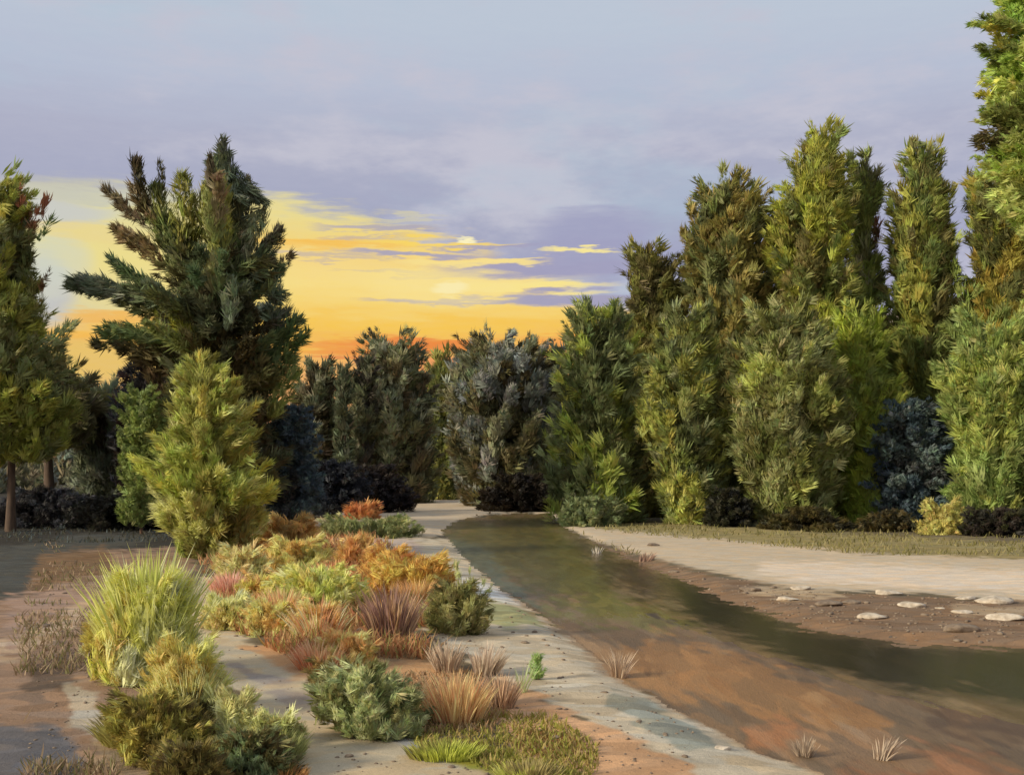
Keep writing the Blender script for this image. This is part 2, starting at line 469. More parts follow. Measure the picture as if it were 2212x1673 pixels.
def build_ground():
    cols = np.concatenate([np.linspace(-3600, -120, 60, endpoint=False), np.arange(-120, 2340, 4.0), np.linspace(2340, 5800, 60)])
    rows = np.concatenate([np.array([1016.5, 1018, 1021, 1026, 1034, 1042, 1050, 1058]), np.arange(1062, 1700, 1.9),
                           np.linspace(1702, 2100, 60), np.linspace(2120, 4200, 30)])
    PX, PY = np.meshgrid(cols, rows)
    D = F * H / (PY - HY)
    X = (PX - CX) / F * D
    Y = D
    P = np.stack([PX.ravel(), PY.ravel()], 1)
    W = np.stack([X.ravel(), Y.ravel()], 1)
    wn = vnoise(W * .9, 5) * 1.0 + vnoise(W * 3.1, 6) * .8 + vnoise(W * 9.0, 7) * .5
    scale = np.clip((P[:, 1] - HY) / 300, .08, 1.4)
    C = np.tile(lin((104, 92, 70)), (len(P), 1))
    road = np.zeros(len(P)); 
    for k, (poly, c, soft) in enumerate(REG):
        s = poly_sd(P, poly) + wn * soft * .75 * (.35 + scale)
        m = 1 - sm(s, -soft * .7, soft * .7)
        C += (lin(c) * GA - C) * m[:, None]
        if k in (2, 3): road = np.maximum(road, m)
    s_st = poly_sd(P, STREAM) + wn * 6.5 * (.15 + scale)
    B = np.tile(lin((120, 96, 70)), (len(P), 1))
    st = vnoise(np.stack([W[:, 0] * 3.2 + W[:, 1] * .33, W[:, 1] * .42], 1), 8) + .8 * vnoise(np.stack([W[:, 0] * 9 + W[:, 1] * .9, W[:, 1] * .9], 1), 12)
    for poly, c, soft in BED_REFL:
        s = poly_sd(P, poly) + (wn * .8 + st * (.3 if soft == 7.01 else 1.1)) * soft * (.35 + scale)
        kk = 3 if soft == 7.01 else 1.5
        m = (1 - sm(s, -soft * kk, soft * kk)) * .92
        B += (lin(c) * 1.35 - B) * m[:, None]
    wet = s_st < 0
    damp = (1 - sm(s_st + st * 4, 0, 16)) * .6 * sm(P[:, 1], 1180, 1320)
    C += (lin((142, 112, 84)) * GA - C) * damp[:, None]
    Z = height(W[:, 0], W[:, 1])
    lab = np.zeros(len(P), int)
    lab[road > .5] = 1
    tr = poly_sd(P, TRACK) + wn * 4 * scale < 0
    lab[tr] = 2
    lab[wet] = 3
    lab[wet & (poly_sd(P, MUD) + (wn * .5 + st * 1.2) * 9 < 0)] = 4
    nr, nc = PX.shape
    idx = np.arange(nr * nc).reshape(nr, nc)
    f = np.stack([idx[:-1, :-1], idx[1:, :-1], idx[1:, 1:], idx[:-1, 1:]], -1).reshape(-1, 4)
    fl = lab[f[:, 0]]
    V = np.stack([W[:, 0], W[:, 1], Z], 1)
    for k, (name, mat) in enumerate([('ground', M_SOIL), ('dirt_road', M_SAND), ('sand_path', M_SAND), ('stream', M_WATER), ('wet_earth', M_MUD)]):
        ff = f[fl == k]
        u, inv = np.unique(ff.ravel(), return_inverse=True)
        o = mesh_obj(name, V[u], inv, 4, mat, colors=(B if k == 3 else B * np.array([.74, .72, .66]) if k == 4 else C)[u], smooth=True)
        tag(o, kind='structure')


TRACK = REG[17][0]
assert REG[17][1] == (176, 162, 138)
MUD = [(1200, 1340), (1290, 1322), (1420, 1325), (1540, 1368), (1720, 1425), (1900, 1485), (2212, 1545), (3600, 1780), (3600, 2600), (2300, 2600), (1700, 1800), (1300, 1450)]
build_ground()


# ------------------------------------------------------------------ foliage machinery
def sprays(c, d, nrm, L, Wd, col, m=5):
    """sprays of narrow needles: every spray is a small fan of m slivers -> V, loop, colour, streak coords"""
    N = len(c)
    d = d / np.linalg.norm(d, axis=1)[:, None]
    s = np.cross(d, nrm); s /= np.maximum(np.linalg.norm(s, axis=1), 1e-6)[:, None]
    n = np.cross(s, d)
    V = np.empty((N, m, 4, 3), np.float32); U = np.zeros((N, m, 4, 3), np.float32)
    off = rng.uniform(0, 60, N)
    for j in range(m):
        t = (j - (m - 1) / 2) / (m / 2)
        k = rng.uniform(.7, 1.1, N)
        b = c - d * (L * .5 * k)[:, None] + s * (t * .30 * Wd)[:, None]
        dd = d + s * (t * .22 + rng.normal(size=N) * .10)[:, None] + n * (rng.normal(size=N) * .16)[:, None]
        w = (Wd * .155 * rng.uniform(.8, 1.35, N))[:, None] * s
        LL = (L * k)[:, None]
        V[:, j, 0] = b
        V[:, j, 1] = b + dd * LL * .45 + w
        V[:, j, 2] = b + dd * LL - n * LL * .05
        V[:, j, 3] = b + dd * LL * .45 - w
        U[:, j, :, 0] = off[:, None] + np.array([0, .4, 1, .4]); U[:, j, :, 1] = off[:, None] * .37 + j
    C = np.repeat(col * 1.0, m * 4, axis=0)
    C = C * np.repeat(rng.uniform(.88, 1.12, N * m), 4)[:, None]
    return V.reshape(-1, 3), np.arange(N * m * 4), C, U.reshape(-1, 3)


def blades(base, tip, wid, col, bend):
    """curved grass blades, four segments"""
    N = len(base)
    v = tip - base
    h = np.linalg.norm(v, axis=1)[:, None]
    rd = rng.normal(size=(N, 3)); rd[:, 2] = 0
    s = np.cross(v, rd); s /= np.maximum(np.linalg.norm(s, axis=1), 1e-6)[:, None]
    s[:, 2] *= .3
    K = 4
    V = np.empty((N, 2 * K + 1, 3)); U = np.zeros((N, 2 * K + 1, 3))
    off = rng.uniform(0, 60, N)
    for k in range(K + 1):
        t = k / K
        p = base + v * t
        p = p + bend * (t * t - t)
        w = wid * (1 - t) ** .6 * (1.0 if k else .7)
        if k < K:
            V[:, 2 * k] = p - s * w[:, None]; V[:, 2 * k + 1] = p + s * w[:, None]
        else: V[:, 2 * K] = p
        for q in ((2 * k, 2 * k + 1) if k < K else (2 * K,)):
            U[:, q, 0] = t * 2 + off; U[:, q, 1] = (q % 2) + off * .37
    f = []; cnt = []
    base_i = (np.arange(N) * (2 * K + 1))[:, None]
    L = []
    quads = [[2 * k, 2 * k + 1, 2 * k + 3, 2 * k + 2] for k in range(K - 1)]
    for q in quads: L.append((base_i + np.array(q)[None]).ravel()); cnt.append(np.full(N, 4))
    L.append((base_i + np.array([2 * K - 2, 2 * K - 1, 2 * K])[None]).ravel()); cnt.append(np.full(N, 3))
    return V.reshape(-1, 3), np.concatenate(L), np.concatenate(cnt), np.repeat(col, 2 * K + 1, axis=0), U.reshape(-1, 3)


def tube(path, radii, seg=8):
    path = np.asarray(path, float)
    V = []; Fc = []
    for i, p in enumerate(path):
        t = path[min(i + 1, len(path) - 1)] - path[max(i - 1, 0)]
        t /= max(np.linalg.norm(t), 1e-9)
        a = np.cross(t, [0.13, 1, .07]); a /= np.linalg.norm(a)
        b = np.cross(t, a)
        for k in range(seg):
            th = 2 * math.pi * k / seg
            V.append(p + radii[i] * (math.cos(th) * a + math.sin(th) * b))
    for i in range(len(path) - 1):
        for k in range(seg):
            k2 = (k + 1) % seg
            Fc.append([i * seg + k, i * seg + k2, (i + 1) * seg + k2, (i + 1) * seg + k])
    return np.array(V), np.array(Fc)


def join_tubes(tubes):
    V = []; Fc = []; o = 0
    for v, f in tubes:
        V.append(v); Fc.append(f + o); o += len(v)
    return np.concatenate(V), np.concatenate(Fc)


def pick_cols(pal, key, amt=.16):
    """clustered palette choice; key in 0..1"""
    pal = np.array([lin(c) for c in pal])
    n = len(pal)
    i = np.clip((key * n).astype(int), 0, n - 1)
    return pal[i]


TINT = np.array([1.13, .97, 1.04])   # keeps the greens on the olive side
ALB = 3.3   # foliage albedo against its tone in the picture (sprays shade each other)


def crown_strokes(x0, D, rows, strokes, pal, px_len, px_w, n_auto, up, seed, yaw_copies=3, dens=1.0, depth=1.0, ragged=1.0):
    """Boughs of a crown. rows: (py, px_left, px_right) profile; strokes: (x0,y0,x1,y1,w,colour) single boughs.
    Returns bough arrays A, B, radius, colour in world space."""
    r = np.random.default_rng(seed)
    mpp = D / F
    A = []; B = []; R = []; Cc = []
    rows = sorted(rows)
    ys = np.array([q[0] for q in rows], float)
    xl = x0 - np.array([q[1] for q in rows], float)
    xr = np.array([q[2] for q in rows], float) - x0
    y0, y1 = ys[0], ys[-1]
    ox, oz = (x0 - CX) * mpp, H
    for _ in range(n_auto):
        y = r.uniform(y0, y1)
        l = np.interp(y, ys, xl); q = np.interp(y, ys, xr)
        th = r.uniform(0, 2 * math.pi)
        cth, sth = math.cos(th), math.sin(th)
        w = .5 + .5 * cth
        Rr = (l * (1 - w) + q * w)
        Rr = max(Rr, 3)
        ln = px_len * r.uniform(.6, 1.25)
        wd = px_w * r.uniform(.65, 1.3)
        tilt = up + r.normal() * .18
        rad_end = max(Rr * r.uniform(1 - .34 * ragged, 1 + .16 * ragged) - wd * .30, 0)
        e = np.array([rad_end * cth, rad_end * sth * depth, -y])
        dr = ln * math.cos(tilt); dz = ln * math.sin(tilt)
        rad_st = max(rad_end - dr, 0)
        s = np.array([rad_st * cth, rad_st * sth * depth, -y - dz])
        key = .5 + .5 * float(vnoise(np.array([[cth * 1.3, sth * 1.3, y / 55.0]]), seed)[0]) + r.normal() * .10
        A.append(s); B.append(e); R.append(wd); Cc.append(pick_cols(pal, np.array([key]))[0])
    for _ in range(int(n_auto * .26)):
        y = y0 + (y1 - y0) * r.uniform(0, 1) ** 1.5 * .9
        l = np.interp(y, ys, xl); q = np.interp(y, ys, xr)
        th = (0 if r.uniform() < .5 else math.pi) + r.normal() * .5
        cth, sth = math.cos(th), math.sin(th)
        Rr = max(l * (.5 - .5 * cth) + q * (.5 + .5 * cth), 2)
        o1 = Rr + px_w * r.uniform(.0, 1.25) * ragged
        hh = px_len * r.uniform(.45, .8)
        A.append(np.array([Rr * .6 * cth, Rr * .6 * sth * depth, -y - 6])); B.append(np.array([o1 * cth, o1 * sth * depth, -y + hh * math.sin(up)]))
        R.append(px_w * r.uniform(.3, .5)); Cc.append(pick_cols(pal, r.uniform(0, .999, 1))[0])
    for st in strokes:
        sx, sy, ex, ey, wd = st[:5]
        cc = st[5] if len(st) > 5 else pal[r.integers(len(pal))]  # colour per bough; lit strips and shaded gaps are painted in
        for k in range(1 + yaw_copies):
            th = 0 if k == 0 else r.uniform(0, 2 * math.pi)
            a = np.array([(sx - x0), 0, -sy], float); b = np.array([(ex - x0), 0, -ey], float)
            if k:
                jit = r.normal(size=2) * 14
                a = np.array([a[0] * math.cos(th), a[0] * math.sin(th), a[2] + jit[0]])
                b = np.array([b[0] * math.cos(th), b[0] * math.sin(th), b[2] + jit[0]])
                a[2] -= 2 * max(jit[0], 0); b[2] -= 2 * max(jit[0], 0)
                # keep the copies inside the outline
                a[2] -= 8; b[2] -= 12
                q8 = .3 if math.cos(th) < 0 else .8
                a[0] *= q8; b[0] *= q8
            else:
                off = r.uniform(-.25, .25) * wd * 2
                a[1] += off; b[1] += off
            A.append(a); B.append(b); R.append(wd * (1 if k == 0 else .8)); Cc.append(lin(cc))
    A = np.array(A) * mpp; B = np.array(B) * mpp; R = np.array(R) * mpp
    for Q in (A, B):
        Q[:, 0] += ox; Q[:, 1] += D; Q[:, 2] += H + HY * mpp
    return A, B, R, np.array(Cc)


def fill_boughs(A, B, R, Cc, centre_xy, leaf, lw, seed, dens=1.0, spread=.45, alb=ALB, big=.25):
    r = np.random.default_rng(seed + 77)
    L = np.linalg.norm(B - A, axis=1)
    n = np.maximum((dens * (L + R) * R * 2 / (leaf * lw) * 1.9).astype(int), 6)
    i = np.repeat(np.arange(len(A)), n)
    N = len(i)
    t = r.uniform(-.05, 1.05, N)
    ax = (B - A)[i]; axn = ax / np.maximum(np.linalg.norm(ax, axis=1), 1e-6)[:, None]
    p = A[i] + ax * t[:, None]
    prof = np.sqrt(np.clip(1 - ((t - .45) / .62) ** 2, .04, 1))
    q = r.normal(size=(N, 3)); q -= (q * axn).sum(1)[:, None] * axn
    q /= np.maximum(np.linalg.norm(q, axis=1), 1e-6)[:, None]
    rad = R[i] * prof * np.sqrt(r.uniform(.1, 1, N))
    p = p + q * rad[:, None]
    out = p - np.array([centre_xy[0], centre_xy[1], 0]); out[:, 2] = 0
    on = np.linalg.norm(out, axis=1)[:, None]; out = out / np.maximum(on, .3)
    nrm = out * .95 + q * .6 + np.array([0, 0, .3]) + r.normal(size=(N, 3)) * .26
    d = axn + q * .35 + r.normal(size=(N, 3)) * spread
    sz = np.where(r.uniform(size=N) < big, r.uniform(1.4, 2.6, N), r.uniform(.5, 1.1, N))
    base = np.where((Cc[:, 1] > Cc[:, 0] * .93)[:, None], Cc * TINT, Cc)
    base = base + (base @ np.array([.3, .6, .1]))[:, None] * .10 * np.array([1, 1, .8]) - base * .10
    col = base[i] * alb
    kv = 1 + .20 * vnoise(p / (leaf * 5), seed) + .08 * r.normal(size=N)
    hue = r.normal(size=(N, 3)) * .06
    col = np.clip(col * np.clip(kv, .45, 1.7)[:, None] * (1 + hue), .002, .8)
    return sprays(p, d, nrm, leaf * sz, lw * sz * 1.0, col)


def make_tree(kind, label, x0, ybase, rows=(), strokes=(), pal=((80, 90, 40),), D=None, n_auto=140, blen=60, bw=16, up=.9,
              leaf=15.5, lw=5.4, seed=1, group=None, dens=1.35, trunk_w=9, trunk_top=None, copies=3, depth=1.0, trunk_mat=None, cat='tree',
              spread=.36, trunks=None, alb=ALB, part='crown', ragged=1.0, bscale=1.0, wide=1.04):
    if D is None: D = dist_at(ybase)
    mpp = D / F
    bx = (x0 - CX) * mpp
    z0 = hz(bx, D)
    root = empty(kind, (bx, D, z0))
    tag(root, label, cat, group)
    rows = [(y, x0 - (x0 - a) * wide, x0 + (b - x0) * wide) for y, a, b in rows]
    strokes = [(q[0], q[1], q[2], q[3], q[4] * bscale) + tuple(q[5:]) for q in strokes]
    A, B, R, Cc = crown_strokes(x0, D, rows if rows else [(ybase - 10, x0 - 5, x0 + 5), (ybase, x0 - 5, x0 + 5)], strokes, pal, blen, bw,
                                n_auto if rows else 0, up, seed, copies, dens, depth, ragged)
    lo = z0 + .03 * (10 if ybase - 1015 > 0 else 1) * mpp
    V, loop, C, U = fill_boughs(A, B, R, Cc, (bx, D), leaf * mpp, lw * mpp, seed, dens, spread, alb)
    V[:, 2] = np.maximum(V[:, 2], z0 + .01)
    mesh_obj(part, V, loop, 4, M_LEAF, colors=C, uv=U, parent=root, origin=(bx, D, z0))
    # trunk and limbs
    top_y = trunk_top if trunk_top is not None else (min([q[0] for q in rows]) if rows else ybase - 200) + 30
    r = np.random.default_rng(seed + 5)
    tubes = []
    Ht = (ybase - top_y) * mpp
    for tx in (trunks or [0]):
        n = 9
        path = []
        rad = []
        wob = r.normal(size=(2,)) * .02
        for k in range(n):
            t = k / (n - 1)
            path.append((bx + tx * mpp * (1 - .4 * t) + math.sin(t * 3 + wob[0] * 40) * Ht * .012, D + math.sin(t * 4) * Ht * .008, z0 - .15 + Ht * t))
            rad.append(trunk_w * mpp * ((1 - t) ** .8 * .5 + .03) * (1.35 if k == 0 else 1))
        tubes.append(tube(path, rad))
        path = np.array(path)
        sel = r.choice(len(A), size=min(14, len(A)), replace=False)
        for j in sel:
            e = (A[j] + B[j]) / 2
            hgt = np.clip((e[2] - z0 - .25 * np.linalg.norm(e[:2] - path[4][:2])) / Ht, .12, .92)
            k = hgt * (n - 1); i0 = int(k)
            s = path[i0] + (path[min(i0 + 1, n - 1)] - path[i0]) * (k - i0)
            mid = (s + e) / 2 + np.array([0, 0, -.04 * Ht * .3])
            rr = trunk_w * mpp * .16 * (1 - hgt * .6)
            tubes.append(tube([s, mid, e], [rr, rr * .7, rr * .25], 5))
    TV, TF = join_tubes(tubes)
    mesh_obj('trunk' if cat == 'tree' else 'stems', TV, TF, 4, trunk_mat or M_BARK, parent=root, origin=(bx, D, z0), smooth=True)
    return root


# palettes (tones with lit strips and shade gaps painted in)
P_SHADE_GREEN = [(44, 50, 30), (58, 66, 38), (50, 54, 26), (70, 80, 50), (62, 52, 24)]
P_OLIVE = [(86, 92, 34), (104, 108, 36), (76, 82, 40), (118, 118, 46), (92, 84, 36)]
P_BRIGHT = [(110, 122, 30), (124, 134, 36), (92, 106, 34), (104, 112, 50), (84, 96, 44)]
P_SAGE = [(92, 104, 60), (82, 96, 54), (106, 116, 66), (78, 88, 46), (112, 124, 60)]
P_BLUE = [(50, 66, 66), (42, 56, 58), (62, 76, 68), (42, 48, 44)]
P_SHADE_BLACK = [(28, 30, 22), (36, 36, 26), (40, 32, 24), (30, 36, 36)]
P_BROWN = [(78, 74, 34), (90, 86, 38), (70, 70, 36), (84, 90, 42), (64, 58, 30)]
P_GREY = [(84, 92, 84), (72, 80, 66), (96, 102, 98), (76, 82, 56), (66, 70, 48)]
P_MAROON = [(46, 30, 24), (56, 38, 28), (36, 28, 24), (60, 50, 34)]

# ------------------------------------------------------------------ distant wood
def far_wood():
    r = np.random.default_rng(5)
    A = []; B = []; R = []; C = []
    pal = [lin(c) for c in [(56, 62, 44), (66, 70, 50), (78, 76, 52), (60, 56, 40), (70, 80, 70), (90, 84, 60)]]
    for k in range(3000):
        px = r.uniform(-1500, 3800)
        D = r.uniform(100, 125)
        mpp = D / F
        hgt = r.uniform(0, 90) if k % 3 == 0 else r.uniform(20, 225) if 600 < px < 1300 else r.uniform(20, 235 if px < 600 else 250)
        by = 1015 + H / mpp - r.uniform(0, hgt)
        x = (px - CX) * mpp
        z = H - (by - HY) * mpp
        A.append((x, D, z)); B.append((x + r.normal() * .4, D, z + 45 * mpp)); R.append(14 * mpp); C.append(pal[r.integers(6)])
    D = 112; mpp = D / F
    V, loop, Cc, U = fill_boughs(np.array(A), np.array(B), np.array(R), np.array(C), (0, 200), 13 * mpp, 6 * mpp, 3, .8)
    V[:, 2] = np.maximum(V[:, 2], 0.0)
    o = mesh_obj('distant_wood', V, loop, 4, M_LEAF, colors=Cc, uv=U)
    tag(o, 'dark distant wood closing the clearing behind every other tree', 'wood', kind='stuff')


far_wood()

# ------------------------------------------------------------------ centre: far trees
GC = 'trees at the far end of the stream'  # palettes greyed and lightened to paint in the haze of distance
make_tree('conifer_tree', 'brown-green rounded tree just right of the tall dark spruce', 690, 1085,
          [(795, 665, 705), (830, 640, 730), (900, 630, 745), (1000, 640, 745), (1080, 650, 740)], pal=[(66, 64, 42), (58, 52, 34), (84, 92, 66), (74, 82, 54)], n_auto=150, blen=50, bw=15, seed=21, group=GC, alb=3.1, leaf=13, lw=5, dens=1.1)
make_tree('conifer_tree', 'small thin dark conifer, first spire left of the broad grey-green tree', 743, 1088,
          [(792, 738, 750), (830, 726, 760), (900, 722, 768), (1080, 720, 770)], pal=[(66, 76, 52), (60, 68, 46)], n_auto=70, blen=34, bw=10, seed=22, group=GC, alb=3.1, leaf=13, lw=5)
make_tree('conifer_tree', 'narrow dark conifer touching the left side of the broad grey-green tree', 782, 1086,
          [(770, 774, 792), (800, 764, 804), (900, 756, 812), (1080, 752, 816)], pal=[(56, 62, 42), (70, 76, 52), (50, 46, 38)], n_auto=90, blen=40, bw=12, seed=23, group=GC, alb=3.1, leaf=13, lw=5)
make_tree('conifer_tree', 'broad grey-green tree with a knobbly lopsided top against the orange sky', 850, 1084,
          [(745, 812, 872), (775, 795, 902), (820, 785, 918), (900, 790, 925), (1000, 800, 935), (1080, 830, 940)],
          [(826, 775, 822, 726, 11, (74, 82, 54)), (850, 790, 868, 748, 16, (72, 78, 48)), (880, 800, 898, 772, 13, (58, 60, 40))],
          pal=[(86, 96, 70), (96, 104, 78), (70, 68, 44), (78, 84, 54), (72, 80, 52)], n_auto=230, blen=62, bw=17, seed=24, group=GC, alb=3.1, leaf=13, lw=5, copies=1)
make_tree('conifer_tree', 'olive pointed conifer filling the dip between two broader trees', 955, 1078,
          [(778, 948, 960), (810, 930, 975), (860, 922, 990), (960, 925, 992), (1075, 935, 995)], [(944, 815, 947, 784, 6, (66, 72, 40))],
          pal=[(84, 92, 38), (76, 84, 40), (96, 100, 44)], n_auto=140, blen=52, bw=14, seed=25, group=GC, alb=3.1, leaf=13, lw=5, copies=0)
make_tree('broadleaf_tree', 'large blue-grey bushy tree with a brown lower half at the stream bend', 1085, 1092,
          [(742, 1040, 1090), (770, 1000, 1170), (830, 980, 1195), (920, 975, 1205), (1010, 990, 1200), (1090, 1010, 1195)],
          [(1025, 790, 1032, 742, 24, (84, 94, 74)), (1002, 800, 990, 765, 18, (74, 86, 62)), (1135, 790, 1155, 728, 17, (86, 98, 76)), (1060, 800, 1064, 752, 22, (96, 102, 100)), (1100, 790, 1110, 760, 20, (92, 100, 96)),
           (1005, 930, 985, 1010, 16, (84, 92, 86)), (1005, 1080, 985, 1000, 14, (80, 88, 78))],
          pal=[(66, 58, 34), (88, 96, 84), (72, 68, 42), (82, 88, 62), (92, 102, 92)], n_auto=330, blen=66, bw=20, seed=26, group=GC, alb=3.1, leaf=13, lw=5, copies=1, D=68)
make_tree('conifer_tree', 'small blue-green spire between the blue-grey tree and the yellow-green one', 1200, 1100,
          [(752, 1196, 1206), (790, 1184, 1216), (870, 1178, 1222), (1095, 1176, 1224)], pal=[(66, 78, 66), (58, 70, 56), (74, 84, 70)], n_auto=90, blen=40, bw=11, seed=27, group=GC, D=72)

# ------------------------------------------------------------------ right-hand wood
GR = 'trees along the sandy road on the right'
# dark trees behind the first rank; gap shade is painted into their foliage
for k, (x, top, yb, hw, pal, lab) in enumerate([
        (1340, 690, 1112, 60, P_SHADE_GREEN, 'nearly black tree coloured as shade behind the yellow-green tree at the bend'),
        (1440, 650, 1112, 55, P_SHADE_BLACK, 'nearly black tree behind the gap between the first two green trees'),
        (1515, 720, 1114, 66, P_SHADE_GREEN, 'black-green tree coloured as shade left of the broad sage tree'),
        (1665, 640, 1114, 65, P_SHADE_GREEN, 'dark green tree behind the broad sage tree'),
        (1770, 640, 1116, 66, P_SHADE_BLACK, 'brown-black tree filling the gap right of the broad sage tree'),
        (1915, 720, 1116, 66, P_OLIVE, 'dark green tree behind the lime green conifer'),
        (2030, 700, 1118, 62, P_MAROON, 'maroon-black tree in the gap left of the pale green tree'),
        (2095, 640, 1116, 66, P_SHADE_GREEN, 'dark green tree behind the pale green tree at the right edge'),
        (2230, 500, 1116, 66, P_SHADE_GREEN, 'dark tree cut off by the right edge behind the pale green one')]):
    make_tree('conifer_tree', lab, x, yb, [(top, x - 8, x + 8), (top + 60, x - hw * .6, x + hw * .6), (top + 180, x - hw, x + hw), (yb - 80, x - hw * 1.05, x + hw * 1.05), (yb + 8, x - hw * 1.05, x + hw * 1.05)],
              pal=pal, n_auto=int(150 + (yb - top) * .35), blen=60, bw=18, seed=40 + k, group='shade-coloured trees behind the front rank on the right', D=58, alb=1.3)

make_tree('conifer_tree', 'yellow-green tree at the stream bend, first of the right-hand wood', 1290, 1128,
          [(672, 1270, 1330), (720, 1235, 1350), (800, 1210, 1368), (900, 1198, 1375), (1000, 1190, 1385), (1080, 1192, 1390), (1128, 1215, 1380)],
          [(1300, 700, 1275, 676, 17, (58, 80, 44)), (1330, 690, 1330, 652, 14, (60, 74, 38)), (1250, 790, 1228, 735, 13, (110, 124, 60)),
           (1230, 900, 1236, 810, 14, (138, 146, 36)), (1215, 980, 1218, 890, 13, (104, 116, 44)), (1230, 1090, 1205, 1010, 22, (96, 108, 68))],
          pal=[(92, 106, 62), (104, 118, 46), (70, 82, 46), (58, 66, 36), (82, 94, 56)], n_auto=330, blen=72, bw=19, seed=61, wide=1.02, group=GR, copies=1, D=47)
make_tree('conifer_tree', 'brown-olive twin-topped tree rising behind the yellow-green tree', 1410, 1120,
          [(540, 1382, 1398), (590, 1362, 1462), (650, 1358, 1475), (720, 1350, 1480), (850, 1350, 1480), (1000, 1360, 1480), (1110, 1370, 1470)],
          [(1385, 600, 1385, 535, 15, (82, 76, 34)), (1400, 610, 1402, 530, 9, (70, 62, 28)), (1432, 640, 1440, 560, 17, (66, 62, 30)), (1370, 640, 1368, 560, 12, (84, 78, 34)), (1455, 640, 1460, 610, 10, (58, 76, 44))],
          pal=P_BROWN, n_auto=260, blen=66, bw=17, seed=62, group=GR, copies=0, D=52)
make_tree('conifer_tree', 'slim green conifer with an olive left flank, second from the stream bend', 1480, 1132,
          [(700, 1455, 1510), (760, 1420, 1535), (840, 1398, 1548), (930, 1392, 1555), (1020, 1425, 1560), (1090, 1435, 1560), (1132, 1440, 1550)],
          [(1425, 860, 1415, 780, 16, (116, 120, 40)), (1410, 960, 1402, 870, 15, (108, 112, 44)), (1450, 1110, 1446, 1030, 17, (112, 126, 40)), (1490, 1060, 1485, 960, 24, (100, 108, 54))],  # lighter left boughs paint in light from the sunset side
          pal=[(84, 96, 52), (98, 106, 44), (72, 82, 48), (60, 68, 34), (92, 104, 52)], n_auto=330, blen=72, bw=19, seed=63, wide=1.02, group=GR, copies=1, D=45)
make_tree('conifer_tree', 'ragged brown-green tree with a forked top left of the tallest olive one', 1570, 1122,
          [(400, 1565, 1590), (425, 1525, 1625), (470, 1510, 1655), (540, 1490, 1660), (620, 1485, 1665), (720, 1500, 1670), (850, 1520, 1680), (1000, 1540, 1690), (1110, 1550, 1690)],
          [(1572, 480, 1578, 392, 9, (62, 50, 26)), (1530, 480, 1528, 418, 14, (96, 104, 50)), (1500, 480, 1488, 430, 9, (110, 108, 58)), (1620, 470, 1640, 425, 22, (88, 80, 46)), (1600, 440, 1606, 402, 8, (104, 84, 34)),
           (1500, 560, 1476, 500, 15, (96, 94, 46)), (1515, 660, 1500, 560, 17, (92, 84, 38)), (1540, 560, 1548, 480, 20, (74, 92, 46))],
          pal=[(90, 90, 42), (78, 86, 46), (96, 88, 40), (66, 74, 40), (86, 96, 46)], n_auto=430, blen=74, bw=20, seed=64, group=GR, copies=0, D=50)
make_tree('conifer_tree', 'broad sage green tree with a lit left edge painted in in the front rank', 1690, 1128,
          [(690, 1640, 1720), (740, 1620, 1760), (820, 1600, 1795), (900, 1592, 1805), (980, 1596, 1805), (1060, 1625, 1800), (1125, 1650, 1800)],
          [(1625, 880, 1606, 790, 18, (120, 132, 30)), (1622, 1000, 1606, 910, 17, (112, 124, 36)), (1660, 840, 1615, 740, 17, (88, 98, 58)), (1700, 780, 1640, 680, 18, (84, 94, 56)), (1700, 960, 1690, 850, 34, (96, 104, 64)), (1690, 1090, 1680, 980, 28, (90, 100, 58))],  # yellow-green left boughs have the sunset-side light in their colour
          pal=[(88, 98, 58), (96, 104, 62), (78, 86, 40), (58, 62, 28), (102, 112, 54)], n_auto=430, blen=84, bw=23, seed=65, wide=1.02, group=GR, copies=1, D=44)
make_tree('conifer_tree', 'tallest olive conifer with a sharp leader in the middle of the right-hand wood', 1765, 1124,
          [(300, 1782, 1796), (345, 1745, 1812), (400, 1705, 1822), (460, 1680, 1830), (540, 1665, 1832), (640, 1662, 1835), (760, 1670, 1840), (900, 1690, 1850), (1120, 1700, 1850)],
          [(1786, 370, 1788, 296, 9, (104, 102, 30)), (1812, 380, 1820, 335, 9, (112, 112, 34)), (1735, 400, 1722, 358, 11, (96, 98, 34)), (1760, 390, 1755, 352, 9, (88, 84, 46)), (1700, 430, 1690, 395, 10, (90, 106, 36)),
           (1720, 520, 1735, 400, 30, (114, 118, 30)), (1700, 640, 1698, 530, 22, (122, 130, 24)), (1815, 640, 1810, 420, 17, (96, 84, 52)), (1680, 500, 1682, 440, 13, (112, 118, 30))],
          pal=[(100, 106, 36), (90, 98, 40), (106, 116, 36), (84, 84, 42), (80, 92, 44)], n_auto=520, blen=78, bw=21, seed=66, group=GR, copies=0, D=49)
make_tree('conifer_tree', 'green tree with a reddish fringe right of the tallest olive conifer', 1868, 1122,
          [(350, 1845, 1862), (385, 1840, 1905), (430, 1838, 1908), (470, 1838, 1850), (520, 1836, 1848), (550, 1838, 1905), (640, 1840, 1915), (760, 1830, 1925), (1110, 1825, 1935)],
          [(1848, 420, 1844, 345, 10, (84, 96, 58)), (1862, 430, 1862, 380, 13, (100, 114, 40)), (1892, 440, 1893, 385, 14, (72, 82, 46)), (1895, 520, 1892, 440, 10, (96, 60, 42)), (1888, 560, 1896, 500, 9, (66, 56, 34)),
           (1842, 540, 1842, 440, 8, (92, 104, 62)), (1880, 640, 1850, 560, 16, (100, 104, 76))],
          pal=[(84, 96, 52), (92, 106, 44), (74, 80, 44), (94, 98, 66)], n_auto=260, blen=60, bw=14, seed=67, group=GR, copies=0, D=51, depth=.6)
